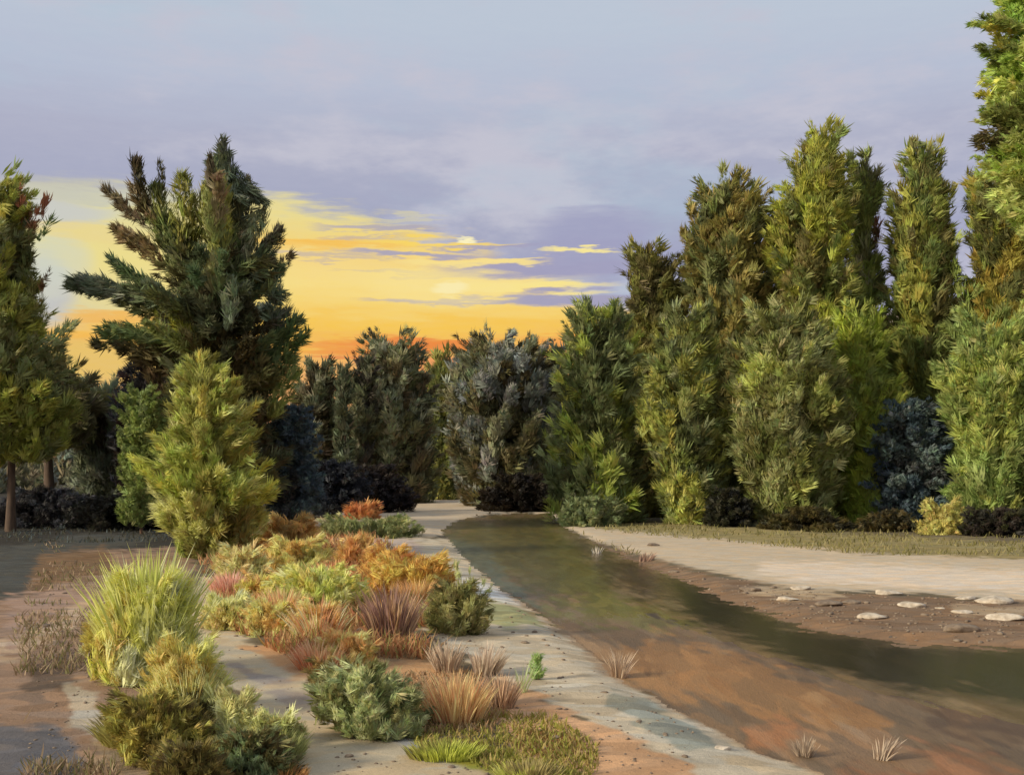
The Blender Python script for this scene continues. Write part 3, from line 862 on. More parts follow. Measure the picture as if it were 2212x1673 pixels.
make_tree('conifer_tree', 'lime green conifer standing in front, left of the dark blue bush', 1855, 1118,
          [(690, 1838, 1868), (760, 1815, 1905), (840, 1805, 1925), (900, 1798, 1940), (980, 1825, 1945), (1050, 1835, 1940), (1100, 1860, 1930)],
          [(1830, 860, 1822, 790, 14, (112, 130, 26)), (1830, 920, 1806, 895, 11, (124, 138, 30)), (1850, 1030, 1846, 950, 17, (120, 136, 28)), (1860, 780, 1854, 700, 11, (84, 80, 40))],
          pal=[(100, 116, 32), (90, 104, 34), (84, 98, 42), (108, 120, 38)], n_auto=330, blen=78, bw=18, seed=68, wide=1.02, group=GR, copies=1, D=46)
make_tree('conifer_tree', 'olive tree with a square-cut top left of the right-edge trees', 1995, 1124,
          [(345, 1975, 2012), (400, 1955, 2030), (450, 1940, 2040), (520, 1935, 2045), (620, 1930, 2065), (760, 1925, 2075), (860, 1930, 2080), (1110, 1945, 2085)],
          [(1992, 440, 1990, 352, 19, (112, 116, 34)), (1965, 470, 1962, 420, 13, (104, 110, 38)), (1948, 530, 1944, 440, 9, (60, 58, 30)), (1962, 640, 1955, 500, 20, (86, 96, 40)), (1990, 640, 1988, 500, 22, (76, 72, 46)), (1975, 740, 1972, 640, 18, (104, 108, 34)),
           (2040, 480, 2060, 400, 11, (110, 116, 40)), (2048, 560, 2060, 500, 10, (100, 110, 38))],
          pal=[(90, 100, 40), (82, 84, 44), (74, 88, 40), (98, 104, 38), (84, 96, 42)], n_auto=470, blen=76, bw=19, seed=69, group=GR, copies=0, D=49)
make_tree('conifer_tree', 'olive tree with a spiky shoulder below the overhanging tree at the right edge', 2165, 1120,
          [(395, 2110, 2212), (430, 2100, 2240), (520, 2110, 2250), (600, 2120, 2250), (700, 2085, 2260), (800, 2080, 2260), (1110, 2085, 2260)],
          [(2122, 480, 2112, 400, 12, (108, 108, 30)), (2125, 560, 2120, 470, 12, (96, 96, 40)), (2150, 460, 2140, 390, 12, (96, 92, 34)), (2130, 640, 2116, 560, 10, (66, 60, 34)), (2090, 680, 2100, 620, 13, (88, 104, 44)), (2070, 640, 2066, 560, 9, (84, 100, 42))],
          pal=[(92, 102, 34), (84, 96, 44), (104, 102, 36), (72, 78, 38)], n_auto=430, blen=70, bw=19, seed=70, group=GR, copies=0, D=48)
make_tree('conifer_tree', 'pale green tree with drooping boughs reaching low beside the road at the right edge', 2150, 1130,
          [(700, 2090, 2200), (760, 2060, 2240), (820, 2040, 2250), (880, 2050, 2250), (930, 2085, 2250), (1000, 2080, 2250), (1060, 2055, 2250), (1110, 2090, 2240)],
          [(2110, 840, 2040, 812, 20, (110, 126, 64)), (2110, 870, 2060, 868, 18, (104, 122, 60)), (2120, 980, 2085, 930, 15, (116, 124, 44)), (2120, 1040, 2045, 1062, 18, (110, 130, 66)), (2110, 1010, 2070, 1020, 16, (122, 134, 54)), (2120, 1080, 2060, 1080, 15, (104, 122, 62)), (2190, 1040, 2196, 940, 14, (66, 56, 28)),
           (2130, 900, 2125, 720, 26, (98, 118, 56)), (2170, 1000, 2166, 800, 22, (92, 112, 40))],
          pal=[(94, 110, 56), (84, 100, 48), (102, 114, 50), (80, 94, 42)], n_auto=360, blen=80, bw=21, seed=71, wide=1.02, group=GR, copies=1, D=43)
make_tree('broadleaf_tree', 'near tree overhanging the top right corner', 2300, 1215,
          [(-140, 2230, 2400), (0, 2150, 2450), (60, 2140, 2480), (120, 2160, 2480), (200, 2150, 2490), (300, 2135, 2490), (360, 2150, 2480), (420, 2175, 2460), (520, 2230, 2420), (700, 2255, 2390), (1000, 2270, 2370)],
          [(2190, 70, 2130, 55, 17, (110, 114, 36)), (2180, 100, 2150, 85, 15, (96, 102, 30)), (2200, 190, 2120, 178, 18, (118, 130, 56)), (2180, 230, 2118, 200, 15, (110, 106, 28)), (2190, 290, 2110, 300, 23, (62, 62, 30)), (2160, 330, 2108, 300, 17, (62, 60, 30)), (2200, 340, 2150, 320, 18, (98, 122, 40)), (2210, 360, 2190, 250, 24, (120, 136, 78)), (2200, 60, 2190, 15, 22, (84, 110, 34)), (2205, 160, 2180, 120, 16, (92, 116, 40))],
          pal=[(84, 108, 34), (96, 118, 42), (110, 124, 60), (72, 84, 34)], n_auto=420, blen=70, bw=24, seed=72, group=GR, copies=1, D=26, leaf=12, lw=5, up=.3, trunk_w=34, trunk_top=100)

# undergrowth at the foot of the right-hand wood
GU = 'shrubs at the foot of the right-hand wood'
def shrub(kind, label, x0, yb, rows, pal, strokes=(), seed=1, group=None, n=150, blen=30, bw=9, leaf=7, lw=3, up=.8, D=None, spread=.5, copies=1, alb=ALB, dens=1.0):
    return make_tree(kind, label, x0, yb, rows, strokes, pal, D=D, n_auto=n, blen=blen, bw=bw, up=up, leaf=leaf, lw=lw, seed=seed, group=group,
                     dens=dens, trunk_w=6, trunk_top=min(q[0] for q in rows) + 25, copies=copies, trunk_mat=M_TWIG, cat='shrub', spread=spread, alb=alb, part='foliage', ragged=1.5, wide=1.05)

shrub('shrub', 'round dark blue-green bush in front of the maroon gap on the right', 1965, 1124, [(868, 1940, 1990), (900, 1905, 2025), (980, 1885, 2050), (1060, 1880, 2060), (1120, 1890, 2055)], P_BLUE, seed=81, group=GU, n=300, blen=46, bw=16, D=45, up=.25)
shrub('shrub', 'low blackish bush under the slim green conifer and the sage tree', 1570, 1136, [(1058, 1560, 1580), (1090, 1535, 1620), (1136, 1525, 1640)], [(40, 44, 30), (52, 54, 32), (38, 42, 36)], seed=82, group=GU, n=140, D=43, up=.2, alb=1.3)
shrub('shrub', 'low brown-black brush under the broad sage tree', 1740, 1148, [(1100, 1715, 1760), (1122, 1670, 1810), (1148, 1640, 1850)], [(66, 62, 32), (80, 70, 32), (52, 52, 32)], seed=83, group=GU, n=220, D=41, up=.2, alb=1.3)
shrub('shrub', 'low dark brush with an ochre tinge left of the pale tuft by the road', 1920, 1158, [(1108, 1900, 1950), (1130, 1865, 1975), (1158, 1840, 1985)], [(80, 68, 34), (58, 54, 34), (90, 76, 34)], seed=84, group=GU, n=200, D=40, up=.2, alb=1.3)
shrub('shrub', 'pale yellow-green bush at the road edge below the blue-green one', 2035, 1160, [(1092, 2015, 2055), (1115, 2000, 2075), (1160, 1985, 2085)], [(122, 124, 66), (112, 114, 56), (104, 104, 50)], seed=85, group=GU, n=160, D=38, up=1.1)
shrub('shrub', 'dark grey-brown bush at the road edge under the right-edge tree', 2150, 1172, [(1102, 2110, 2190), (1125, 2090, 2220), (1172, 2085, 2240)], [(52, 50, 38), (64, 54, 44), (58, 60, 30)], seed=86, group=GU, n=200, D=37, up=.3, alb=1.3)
shrub('shrub', 'low green bush at the foot of the yellow-green tree by the bend', 1270, 1136, [(1075, 1240, 1300), (1100, 1220, 1330), (1136, 1215, 1345)], [(70, 82, 48), (84, 96, 58), (60, 66, 40)], seed=87, group=GU, n=140, D=44)

# ------------------------------------------------------------------ left-hand trees
GL = 'trees on the left of the clearing'
BT = (60, 70, 36)
make_tree('spruce_tree', 'tall dark spruce with spread finger-like boughs on the left', 470, 1135,
          [(560, 400, 560), (620, 360, 580), (700, 350, 590), (800, 350, 600), (900, 350, 610), (1000, 400, 600), (1080, 430, 590)],
          [  # leader and its shoulders
              (482, 420, 484, 306, 10, (62, 72, 50)), (490, 440, 478, 320, 16, (66, 78, 52)), (475, 350, 452, 352, 10, (58, 78, 50)), (500, 400, 492, 330, 14, (66, 78, 58)),
              (490, 560, 485, 400, 20, (88, 98, 64)), (515, 560, 512, 400, 15, (46, 52, 30)), (500, 370, 560, 430, 15, (62, 74, 54)), (540, 410, 578, 446, 13, (58, 68, 50)), (550, 470, 530, 560, 13, (84, 94, 66)), (572, 450, 530, 540, 12, (80, 90, 62)),
              # right boughs
              (520, 580, 590, 545, 18, (54, 66, 42)), (560, 570, 608, 500, 13, (62, 68, 46)), (575, 530, 606, 492, 9, (64, 66, 48)), (560, 620, 612, 575, 14, (58, 76, 48)), (600, 590, 630, 548, 10, (60, 58, 38)),
              (530, 640, 600, 590, 16, (62, 84, 54)), (585, 700, 600, 600, 16, (74, 88, 64)), (590, 640, 625, 640, 12, (62, 76, 54)), (570, 720, 625, 670, 17, (66, 76, 58)), (560, 780, 640, 690, 17, (62, 82, 46)), (600, 730, 652, 690, 11, (66, 80, 46)),
              (580, 800, 664, 715, 13, (60, 80, 40)), (570, 840, 630, 770, 18, (74, 88, 46)), (590, 890, 645, 800, 18, (82, 96, 46)),
              # left crown
              (400, 560, 395, 385, 26, (82, 88, 34)), (430, 520, 460, 390, 22, (86, 92, 36)), (350, 520, 330, 400, 24, (74, 84, 38)), (310, 450, 298, 345, 12, (52, 46, 26)), (300, 400, 290, 340, 9, (48, 42, 26)), (346, 420, 345, 352, 8, (54, 50, 30)),
              (340, 480, 280, 400, 13, (88, 76, 50)), (310, 480, 225, 408, 10, (84, 74, 52)), (290, 470, 240, 422, 9, (88, 78, 56)), (350, 570, 250, 490, 14, (90, 76, 48)), (330, 540, 262, 505, 14, (86, 74, 46)),
              (400, 600, 350, 470, 24, (70, 82, 44)), (440, 620, 370, 500, 24, (62, 72, 40)), (460, 640, 420, 540, 24, (58, 66, 38)), (400, 620, 355, 560, 18, (104, 112, 68)), (430, 680, 380, 580, 20, (92, 100, 62)),
              (360, 640, 250, 575, 12, (64, 80, 48)), (350, 640, 240, 560, 10, (58, 74, 44)), (370, 660, 270, 620, 18, (70, 82, 52)), (300, 650, 200, 610, 17, (76, 86, 62)), (280, 640, 152, 600, 19, (74, 84, 66)), (220, 630, 150, 612, 15, (66, 78, 56)), (370, 690, 260, 650, 16, (66, 72, 36)),
              (390, 720, 330, 660, 18, (96, 102, 32)), (370, 740, 230, 700, 15, (84, 96, 48)), (330, 730, 210, 712, 13, (72, 88, 46)), (370, 760, 205, 742, 12, (58, 60, 32)), (350, 780, 260, 750, 14, (62, 54, 28)),
              (420, 780, 360, 700, 18, (72, 62, 34)), (440, 820, 400, 700, 20, (92, 104, 66)), (400, 860, 380, 760, 24, (84, 98, 62)), (470, 800, 460, 640, 30, (54, 52, 28)), (520, 800, 510, 640, 30, (62, 52, 26)), (440, 700, 430, 620, 26, (54, 52, 28)), (550, 900, 545, 760, 26, (56, 52, 26)),
              (500, 900, 500, 760, 34, (54, 52, 28)), (360, 860, 320, 800, 14, (70, 58, 36)), (390, 800, 300, 780, 14, (60, 50, 28))],
          pal=[(54, 52, 28), (62, 64, 32), (54, 62, 38), (48, 48, 28), (74, 84, 50)], n_auto=200, blen=66, bw=18, seed=101, group=GL, copies=1, trunk_w=22, trunk_top=330, leaf=17, lw=5.5, alb=3.5, up=.5, spread=.34, D=40, dens=2.0, ragged=1.2, bscale=1.25, wide=1.0)
make_tree('broadleaf_tree', 'tree cut off by the left edge with red-brown twigs at its top', -20, 1130,
          [(400, -40, 42), (480, -80, 55), (560, -110, 50), (640, -130, 62), (720, -150, 92), (800, -160, 118), (880, -170, 145), (960, -160, 110)],
          [(45, 470, 42, 400, 9, (110, 66, 46)), (70, 500, 62, 440, 9, (96, 72, 44)), (60, 520, 100, 430, 8, (96, 62, 40)), (50, 560, 60, 480, 14, (70, 82, 54)), (85, 520, 112, 470, 9, (72, 92, 48)), (60, 640, 60, 540, 20, (62, 70, 32)), (90, 620, 112, 570, 6, (84, 60, 34)), (70, 700, 70, 610, 22, (104, 100, 52)),
           (70, 780, 165, 700, 20, (92, 104, 68)), (90, 820, 135, 750, 20, (84, 92, 56)), (60, 860, 60, 760, 28, (98, 106, 26)), (110, 900, 150, 850, 22, (84, 94, 38))],
          alb=3.6, pal=[(88, 96, 40), (98, 106, 38), (78, 86, 48), (92, 102, 62), (74, 76, 40)], n_auto=360, blen=66, bw=20, seed=102, group=GL, copies=1, trunk_w=18, trunk_top=450, D=39, trunks=[40], wide=1.0)
make_tree('broadleaf_tree', 'brown trunked tree standing just right of the left-edge tree', 105, 1105,
          [(780, 60, 130), (830, 40, 190), (880, 30, 210), (930, 50, 190)],
          pal=[(84, 86, 42), (74, 74, 46), (92, 96, 58)], n_auto=130, blen=50, bw=16, seed=103, group=GL, trunk_w=26, D=52, trunk_top=800)
make_tree('conifer_tree', 'grey-green tree behind the shrub between the left trunks and the dark spruce', 240, 1098,
          [(835, 195, 275), (880, 180, 310), (960, 172, 330), (1090, 190, 330)], pal=[(66, 74, 56), (74, 84, 62), (56, 62, 44), (58, 52, 36)], n_auto=260, blen=66, bw=18, seed=104, group=GL, D=55)
make_tree('conifer_tree', 'blue-black tree behind the foot of the tall dark spruce', 340, 1100,
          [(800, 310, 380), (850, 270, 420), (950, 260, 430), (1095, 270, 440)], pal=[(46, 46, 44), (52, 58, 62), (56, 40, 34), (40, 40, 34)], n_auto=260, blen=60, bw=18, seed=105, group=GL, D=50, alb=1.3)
shrub('shrub', 'round leafy green bush left of the young yellow-green spruce', 305, 1105, [(842, 285, 325), (870, 268, 342), (920, 262, 348), (958, 268, 345), (1020, 262, 352), (1105, 262, 350)], [(82, 98, 42), (76, 90, 40), (70, 84, 44)], seed=106, group=GL, n=220, blen=34, bw=11, D=38, copies=0)
shrub('shrub', 'tall blue-black bush right of the young yellow-green spruce', 620, 1112, [(880, 605, 650), (910, 580, 672), (980, 570, 672), (1060, 575, 690), (1112, 585, 690)], P_BLUE, seed=107, group=GL, n=260, blen=44, bw=14, D=42, up=.2)
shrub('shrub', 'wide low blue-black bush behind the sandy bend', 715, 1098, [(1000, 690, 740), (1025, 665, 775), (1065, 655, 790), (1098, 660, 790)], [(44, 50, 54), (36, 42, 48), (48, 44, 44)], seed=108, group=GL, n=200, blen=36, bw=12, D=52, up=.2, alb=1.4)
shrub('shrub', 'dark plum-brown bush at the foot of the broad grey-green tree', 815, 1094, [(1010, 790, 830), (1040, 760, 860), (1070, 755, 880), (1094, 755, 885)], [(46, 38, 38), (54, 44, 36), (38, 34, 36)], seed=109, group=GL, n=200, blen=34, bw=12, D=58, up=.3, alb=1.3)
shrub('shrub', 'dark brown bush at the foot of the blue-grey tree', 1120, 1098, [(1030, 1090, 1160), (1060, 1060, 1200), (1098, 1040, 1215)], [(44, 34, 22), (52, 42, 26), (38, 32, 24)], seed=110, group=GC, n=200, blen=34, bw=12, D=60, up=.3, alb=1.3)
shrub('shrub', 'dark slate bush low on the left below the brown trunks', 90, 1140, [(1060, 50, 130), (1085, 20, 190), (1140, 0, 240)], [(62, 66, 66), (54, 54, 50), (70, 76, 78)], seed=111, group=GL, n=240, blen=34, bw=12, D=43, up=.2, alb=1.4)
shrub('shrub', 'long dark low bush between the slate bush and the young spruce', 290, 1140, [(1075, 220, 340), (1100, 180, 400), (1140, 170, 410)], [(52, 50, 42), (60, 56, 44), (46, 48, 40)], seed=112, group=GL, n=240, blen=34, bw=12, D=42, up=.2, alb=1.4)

# young spruce in front
make_tree('spruce_tree', 'young yellow-green spruce standing in front of the tall dark one', 440, 1205,
          [(790, 427, 442), (830, 410, 478), (880, 388, 505), (950, 368, 525), (1010, 345, 545), (1070, 352, 560), (1120, 360, 552), (1160, 380, 515), (1200, 410, 480)],
          [(432, 850, 432, 765, 9, (112, 110, 44)), (450, 880, 462, 800, 12, (104, 102, 36)), (490, 900, 512, 815, 13, (112, 112, 44)), (510, 920, 556, 872, 13, (116, 118, 44)), (400, 920, 388, 850, 14, (118, 122, 50)), (380, 960, 372, 900, 12, (124, 130, 80)),
           (400, 1000, 330, 940, 15, (120, 116, 44)), (370, 1040, 278, 985, 12, (122, 132, 48)), (360, 1060, 300, 1008, 12, (112, 124, 46)), (400, 1100, 322, 1040, 17, (136, 146, 84)), (400, 1110, 335, 1090, 15, (144, 154, 82)), (380, 1140, 330, 1105, 12, (140, 150, 78)),  # paler flank boughs: light on the sides painted into their colour
           (490, 980, 560, 935, 13, (106, 112, 44)), (500, 1010, 545, 970, 13, (108, 106, 42)), (500, 1060, 580, 1000, 13, (124, 132, 46)), (500, 1090, 596, 1042, 15, (126, 136, 48)), (500, 1120, 592, 1065, 14, (118, 126, 44)), (490, 1140, 575, 1110, 15, (100, 102, 42)),
           (440, 1040, 450, 930, 30, (108, 100, 34)), (450, 1120, 470, 1020, 32, (92, 80, 34)), (440, 1190, 430, 1120, 34, (58, 52, 24)), (480, 1190, 490, 1140, 26, (56, 48, 24)), (420, 960, 420, 860, 22, (116, 114, 40))],
          pal=[(106, 118, 50), (116, 130, 58), (94, 100, 42), (130, 140, 72), (82, 84, 38)], n_auto=420, blen=60, bw=15, seed=120, copies=2, trunk_w=14, leaf=16, lw=4.2, spread=.3, up=.75, D=27.5, wide=1.0, ragged=1.6)


# ------------------------------------------------------------------ grasses and foreground shrubs
def grass_tuft(kind, label, x0, yb, half, hpx, pal, n=260, lean=.5, seed=1, group=None, wpx=1.5, depth=.6, alb=1.9, leanx=0.0, cat='grass tuft', hvar=.45):
    r = np.random.default_rng(seed)
    D = dist_at(yb); mpp = D / F
    bx = (x0 - CX) * mpp; z0 = hz(bx, D)
    th = r.uniform(0, 2 * math.pi, n); rr = np.sqrt(r.uniform(0, 1, n))
    b = np.stack([bx + np.cos(th) * rr * half * mpp * .62, D + np.sin(th) * rr * half * mpp * depth, np.zeros(n)], 1)
    b[:, 2] = height(b[:, 0], b[:, 1]) - .01
    h = hpx * mpp * r.uniform(1 - hvar, 1.0, n) * (1 - .35 * rr ** 2)
    ln = lean * (.25 + .75 * rr)
    tip = b + np.stack([(np.cos(th) * ln + leanx + r.normal(size=n) * .14) * h, (np.sin(th) * ln + r.normal(size=n) * .14) * h, h], 1)
    bend = np.stack([np.cos(th) * h * .35, np.sin(th) * h * .35, -h * .25], 1) * r.uniform(.2, 1, n)[:, None]
    pal = [tuple(.78 * v + .22 * ((c[0] + c[1]) / 2 + 12) for v in c) for c in pal]
    pal = np.array([lin(c) for c in pal])
    key = (.5 + .5 * vnoise(b[:, :2] / (half * mpp) * 1.6, seed) + r.normal(size=n) * .12)
    c = pal[np.clip((key * len(pal)).astype(int), 0, len(pal) - 1)] * alb
    c = np.clip(c * (1 + .14 * r.normal(size=n))[:, None], .003, .85)
    w = wpx * mpp * r.uniform(.7, 1.5, n)
    V, L, cnt, C, U = blades(b, tip, w, c, bend)
    o = mesh_obj(kind, V, L, cnt, M_GRASS, colors=C, uv=U, origin=(bx, D, z0))
    return tag(o, label, cat, group)


GF = 'low shrubs in the foreground'
def fshrub(label, x0, yb, rows, pal, seed, n=200, blen=26, bw=9, leaf=7, lw=3.0, up=.9, strokes=(), spread=.5, kind='shrub', alb=2.5, copies=1):
    red = pal[0][0] > pal[0][1] * 1.22
    sat = .84 if red else .9
    if red: pal = [(c[0], c[1] * 1.07, c[2] * .80) for c in pal]
    pal = [tuple(sat * v + (1 - sat) * ((c[0] * .4 + c[1] * .5 + c[2] * .1) + 18) for v in c) for c in pal]
    leaf, lw, up, spread = leaf * 1.55, lw * 1.15, max(up, .95), .42
    strokes = [tuple(q) for q in strokes]
    return shrub(kind, label, x0, yb, rows, pal, strokes, seed, GF, n, blen, bw, leaf, lw, up, None, spread, copies, alb)

GG = 'grass tufts in the foreground'
# big yellow-green clump, left
fshrub('big yellow-green leafy clump on the left in front of the young spruce', 320, 1480,
       [(1270, 280, 365), (1320, 245, 390), (1400, 232, 400), (1450, 240, 410), (1482, 255, 410)],
       [(156, 162, 62), (168, 170, 78), (146, 156, 56), (160, 142, 66), (176, 178, 96)], 201, n=520, blen=64, bw=15, leaf=15, lw=4.2, up=1.35, spread=.22)
grass_tuft('grass_tuft', 'tall pale yellow grass rising from the top of the big yellow-green clump', 318, 1475, 108, 305, [(172, 170, 82), (156, 162, 62), (188, 184, 112), (146, 154, 56)], n=1500, lean=.26, seed=301, group=GG, wpx=4.2, hvar=.75, cat='grass')
fshrub('small pale green bush with a brown base left of the big yellow-green clump', 216, 1432, [(1335, 205, 228), (1355, 196, 240), (1390, 188, 246), (1432, 184, 246)], [(156, 154, 92), (130, 128, 48), (112, 100, 36), (146, 128, 62)], 202, n=160, leaf=10, lw=3.6)
fshrub('ochre bush at the right foot of the big yellow-green clump', 400, 1548, [(1400, 372, 440), (1440, 345, 462), (1490, 335, 470), (1530, 350, 470), (1548, 360, 465)],
       [(176, 148, 66), (186, 158, 82), (160, 136, 58), (190, 168, 94)], 203, n=300, blen=48, bw=13, leaf=13, lw=4, up=1.2, spread=.25)
grass_tuft('grass_tuft', 'ochre yellow grass leaning over at the right foot of the tall pale grass', 405, 1552, 72, 150, [(184, 158, 82), (196, 172, 100), (168, 146, 66)], n=900, lean=.4, seed=320, group=GG, wpx=2.2, cat='grass', hvar=.6)
grass_tuft('grass_tuft', 'olive-green low grass spreading in front of the low dark olive bush', 300, 1600, 120, 80, [(122, 112, 42), (136, 128, 54), (104, 92, 36)], n=1200, lean=.8, seed=321, group=GG, wpx=2.0)
grass_tuft('grass_tuft', 'pale sage grass mixed into the bottom bushes beside the path', 590, 1650, 90, 90, [(156, 160, 98), (136, 142, 76), (118, 120, 60)], n=900, lean=.6, seed=322, group=GG, wpx=2.0)
fshrub('low dark olive bush sprawling at the bottom left', 330, 1640, [(1510, 265, 330), (1545, 245, 400), (1580, 260, 440), (1620, 310, 470), (1645, 340, 480)],
       [(112, 102, 34), (124, 114, 38), (92, 80, 30), (134, 126, 50), (76, 64, 28)], 204, n=420, blen=44, bw=14, leaf=11, lw=4.2, up=.5)
fshrub('brown-black twiggy bush under the ochre bush', 395, 1560, [(1490, 380, 420), (1520, 360, 450), (1560, 350, 450)], [(62, 56, 26), (84, 76, 34), (104, 94, 50)], 205, n=110, leaf=9, lw=3, alb=1.3)
grass_tuft('grass_tuft', 'orange and yellow tuft between the ochre bush and the pale bottom bush', 455, 1612, 34, 62, [(186, 140, 70), (170, 160, 84), (190, 132, 70)], n=150, seed=302, group=GG, wpx=2.4)
fshrub('pale sage bush with upright sprays at the bottom, left of the path', 515, 1622, [(1505, 500, 530), (1530, 480, 545), (1580, 468, 560), (1622, 462, 560)], [(156, 160, 96), (144, 150, 88), (128, 134, 72)], 206, n=190, blen=40, bw=11, leaf=12, lw=4, up=1.3, spread=.25)
fshrub('round pale green bush at the bottom beside the path', 600, 1640, [(1545, 570, 625), (1575, 552, 645), (1610, 545, 650), (1640, 550, 640)], [(150, 156, 92), (136, 146, 80), (112, 118, 60)], 207, n=180, leaf=10, lw=4)
fshrub('dark green bush at the very bottom in front of the two pale ones', 545, 1680, [(1580, 520, 570), (1610, 480, 610), (1650, 440, 640), (1690, 430, 650)], [(86, 96, 52), (76, 70, 30), (92, 112, 66), (70, 60, 28)], 208, n=300, leaf=10, lw=4)
fshrub('dark olive bush at the very bottom edge left of centre', 420, 1720, [(1610, 380, 440), (1650, 340, 480), (1720, 330, 500)], [(84, 72, 28), (98, 86, 32), (70, 58, 26)], 209, n=240, leaf=10, lw=4)
fshrub('rounded green bush with a blue-green top right of the path', 790, 1585, [(1445, 730, 790), (1470, 702, 830), (1500, 690, 880), (1535, 710, 905), (1585, 790, 915)],
       [(112, 126, 74), (128, 142, 88), (94, 106, 54), (98, 94, 48)], 210, n=420, blen=34, bw=13, leaf=10, lw=3.8, up=.7)
fshrub('brown-olive fringe bush at the left foot of the rounded green bush', 700, 1500, [(1430, 686, 712), (1455, 674, 722), (1500, 676, 730)], [(112, 92, 42), (92, 80, 36), (140, 112, 56)], 211, n=90, leaf=8, lw=3)
# heath bed
fshrub('brown flat-topped shrub at the back of the orange heath', 625, 1192, [(1120, 590, 655), (1140, 570, 672), (1170, 560, 690), (1192, 560, 690)], [(150, 108, 60), (132, 96, 58), (164, 112, 62)], 212, n=160, leaf=7, lw=3)
fshrub('pinkish-red shrub at the left end of the orange heath', 520, 1262, [(1185, 495, 545), (1210, 475, 570), (1262, 470, 580)], [(182, 122, 92), (172, 118, 84), (188, 134, 98)], 213, n=170, leaf=8, lw=3)
fshrub('orange-red shrub in the middle of the heath', 640, 1245, [(1168, 600, 680), (1195, 575, 710), (1245, 570, 715)], [(176, 122, 74), (186, 130, 82), (164, 116, 70)], 214, n=170, leaf=8, lw=3)
fshrub('red-orange shrub with a pointed tip right of the heath centre', 765, 1232, [(1165, 758, 775), (1190, 735, 800), (1232, 720, 820)], [(196, 120, 72), (184, 112, 74), (188, 128, 78)], 215, n=140, leaf=8, lw=3, strokes=[(772, 1215, 768, 1168, 8, (196, 104, 52))])
fshrub('ochre-orange shrub at the right end of the heath', 895, 1290, [(1208, 830, 955), (1235, 810, 968), (1290, 815, 960)], [(172, 124, 52), (160, 110, 46), (178, 128, 66)], 216, n=230, leaf=9, lw=3.4)
fshrub('reddish ochre shrub behind the green mound', 840, 1250, [(1185, 815, 870), (1205, 790, 890), (1250, 785, 895)], [(176, 112, 54), (164, 116, 50), (150, 90, 60)], 217, n=130, leaf=8, lw=3)
fshrub('yellow-green mound with a domed top in the heath', 685, 1325, [(1232, 640, 730), (1250, 605, 768), (1285, 588, 782), (1325, 600, 775)], [(150, 152, 66), (166, 160, 82), (128, 140, 56), (140, 138, 60)], 218, n=300, blen=26, bw=10, leaf=9, lw=3.6, up=.5)
fshrub('ochre low shrub left of the yellow-green mound', 560, 1320, [(1248, 540, 585), (1275, 525, 602), (1320, 530, 605)], [(172, 132, 72), (150, 138, 66), (166, 118, 68)], 219, n=150, leaf=8, lw=3)
fshrub('pale straw-yellow rounded shrub beside the path', 488, 1372, [(1292, 465, 512), (1312, 447, 535), (1345, 442, 540), (1372, 460, 525)], [(192, 168, 102), (184, 156, 92), (174, 150, 86)], 220, n=190, leaf=9, lw=3.6, up=.6)
fshrub('rust shrub on sand right of the straw-yellow shrub', 590, 1385, [(1305, 560, 620), (1328, 535, 660), (1385, 530, 670)], [(184, 126, 78), (172, 114, 66), (190, 140, 88)], 221, n=210, leaf=9, lw=3.4)
fshrub('pale orange shrub right of the rust shrub', 690, 1400, [(1310, 665, 720), (1335, 640, 745), (1400, 640, 755)], [(186, 130, 84), (178, 116, 70), (190, 146, 98)], 222, n=200, leaf=9, lw=3.2)
fshrub('deep rust low shrub at the front of the heath', 745, 1445, [(1372, 715, 770), (1395, 690, 800), (1445, 700, 800)], [(184, 120, 74), (172, 108, 66), (190, 136, 90)], 223, n=180, leaf=9, lw=3.4)
fshrub('small orange shrub on the sand by the bend, behind the heath', 782, 1122, [(1088, 770, 805), (1100, 752, 815), (1122, 750, 815)], [(168, 96, 58), (156, 88, 54)], 224, n=90, blen=16, bw=6, leaf=6, lw=2.6)
fshrub('flat green shrub strip on the sand by the bend', 800, 1158, [(1122, 720, 860), (1138, 705, 890), (1158, 730, 895)], [(96, 108, 58), (84, 96, 48), (110, 118, 66)], 225, n=210, blen=20, bw=7, leaf=6, lw=2.6, up=.3)
grass_tuft('grass_tuft', 'mauve-brown feathery grass tuft right of the heath centre', 845, 1395, 68, 140, [(140, 104, 84), (152, 118, 84), (120, 86, 72), (160, 124, 74)], n=420, seed=303, group=GG, wpx=2.0, lean=.45)
grass_tuft('grass_tuft', 'pale orange feathery grass tuft standing before the pale orange shrub', 690, 1405, 62, 118, [(196, 144, 104), (188, 122, 76), (204, 160, 116)], n=260, seed=304, group=GG, wpx=1.6, lean=.6)
grass_tuft('grass_tuft', 'pink-tan grass tuft at the left end of the orange heath', 500, 1290, 60, 70, [(186, 130, 104), (176, 118, 86), (196, 150, 112)], n=420, seed=323, group=GG, wpx=1.5, lean=.6)
grass_tuft('grass_tuft', 'peach grass tuft between the rust shrub and the yellow-green mound', 610, 1345, 70, 74, [(196, 146, 100), (184, 128, 80), (176, 150, 88)], n=520, seed=324, group=GG, wpx=1.5, lean=.6)
grass_tuft('grass_tuft', 'orange-tan grass tuft in front of the ochre-orange shrub', 900, 1310, 60, 66, [(184, 136, 72), (170, 122, 66), (192, 150, 96)], n=420, seed=325, group=GG, wpx=1.5, lean=.6)
grass_tuft('grass_tuft', 'orange grass tuft behind the green mound', 720, 1262, 70, 62, [(190, 124, 76), (182, 134, 86), (196, 112, 66)], n=420, seed=326, group=GG, wpx=1.4, lean=.6)
grass_tuft('grass_tuft', 'peach and rust grass tuft at the front edge of the heath', 690, 1452, 80, 70, [(192, 140, 96), (180, 112, 70), (198, 158, 116)], n=520, seed=327, group=GG, wpx=1.6, lean=.7)
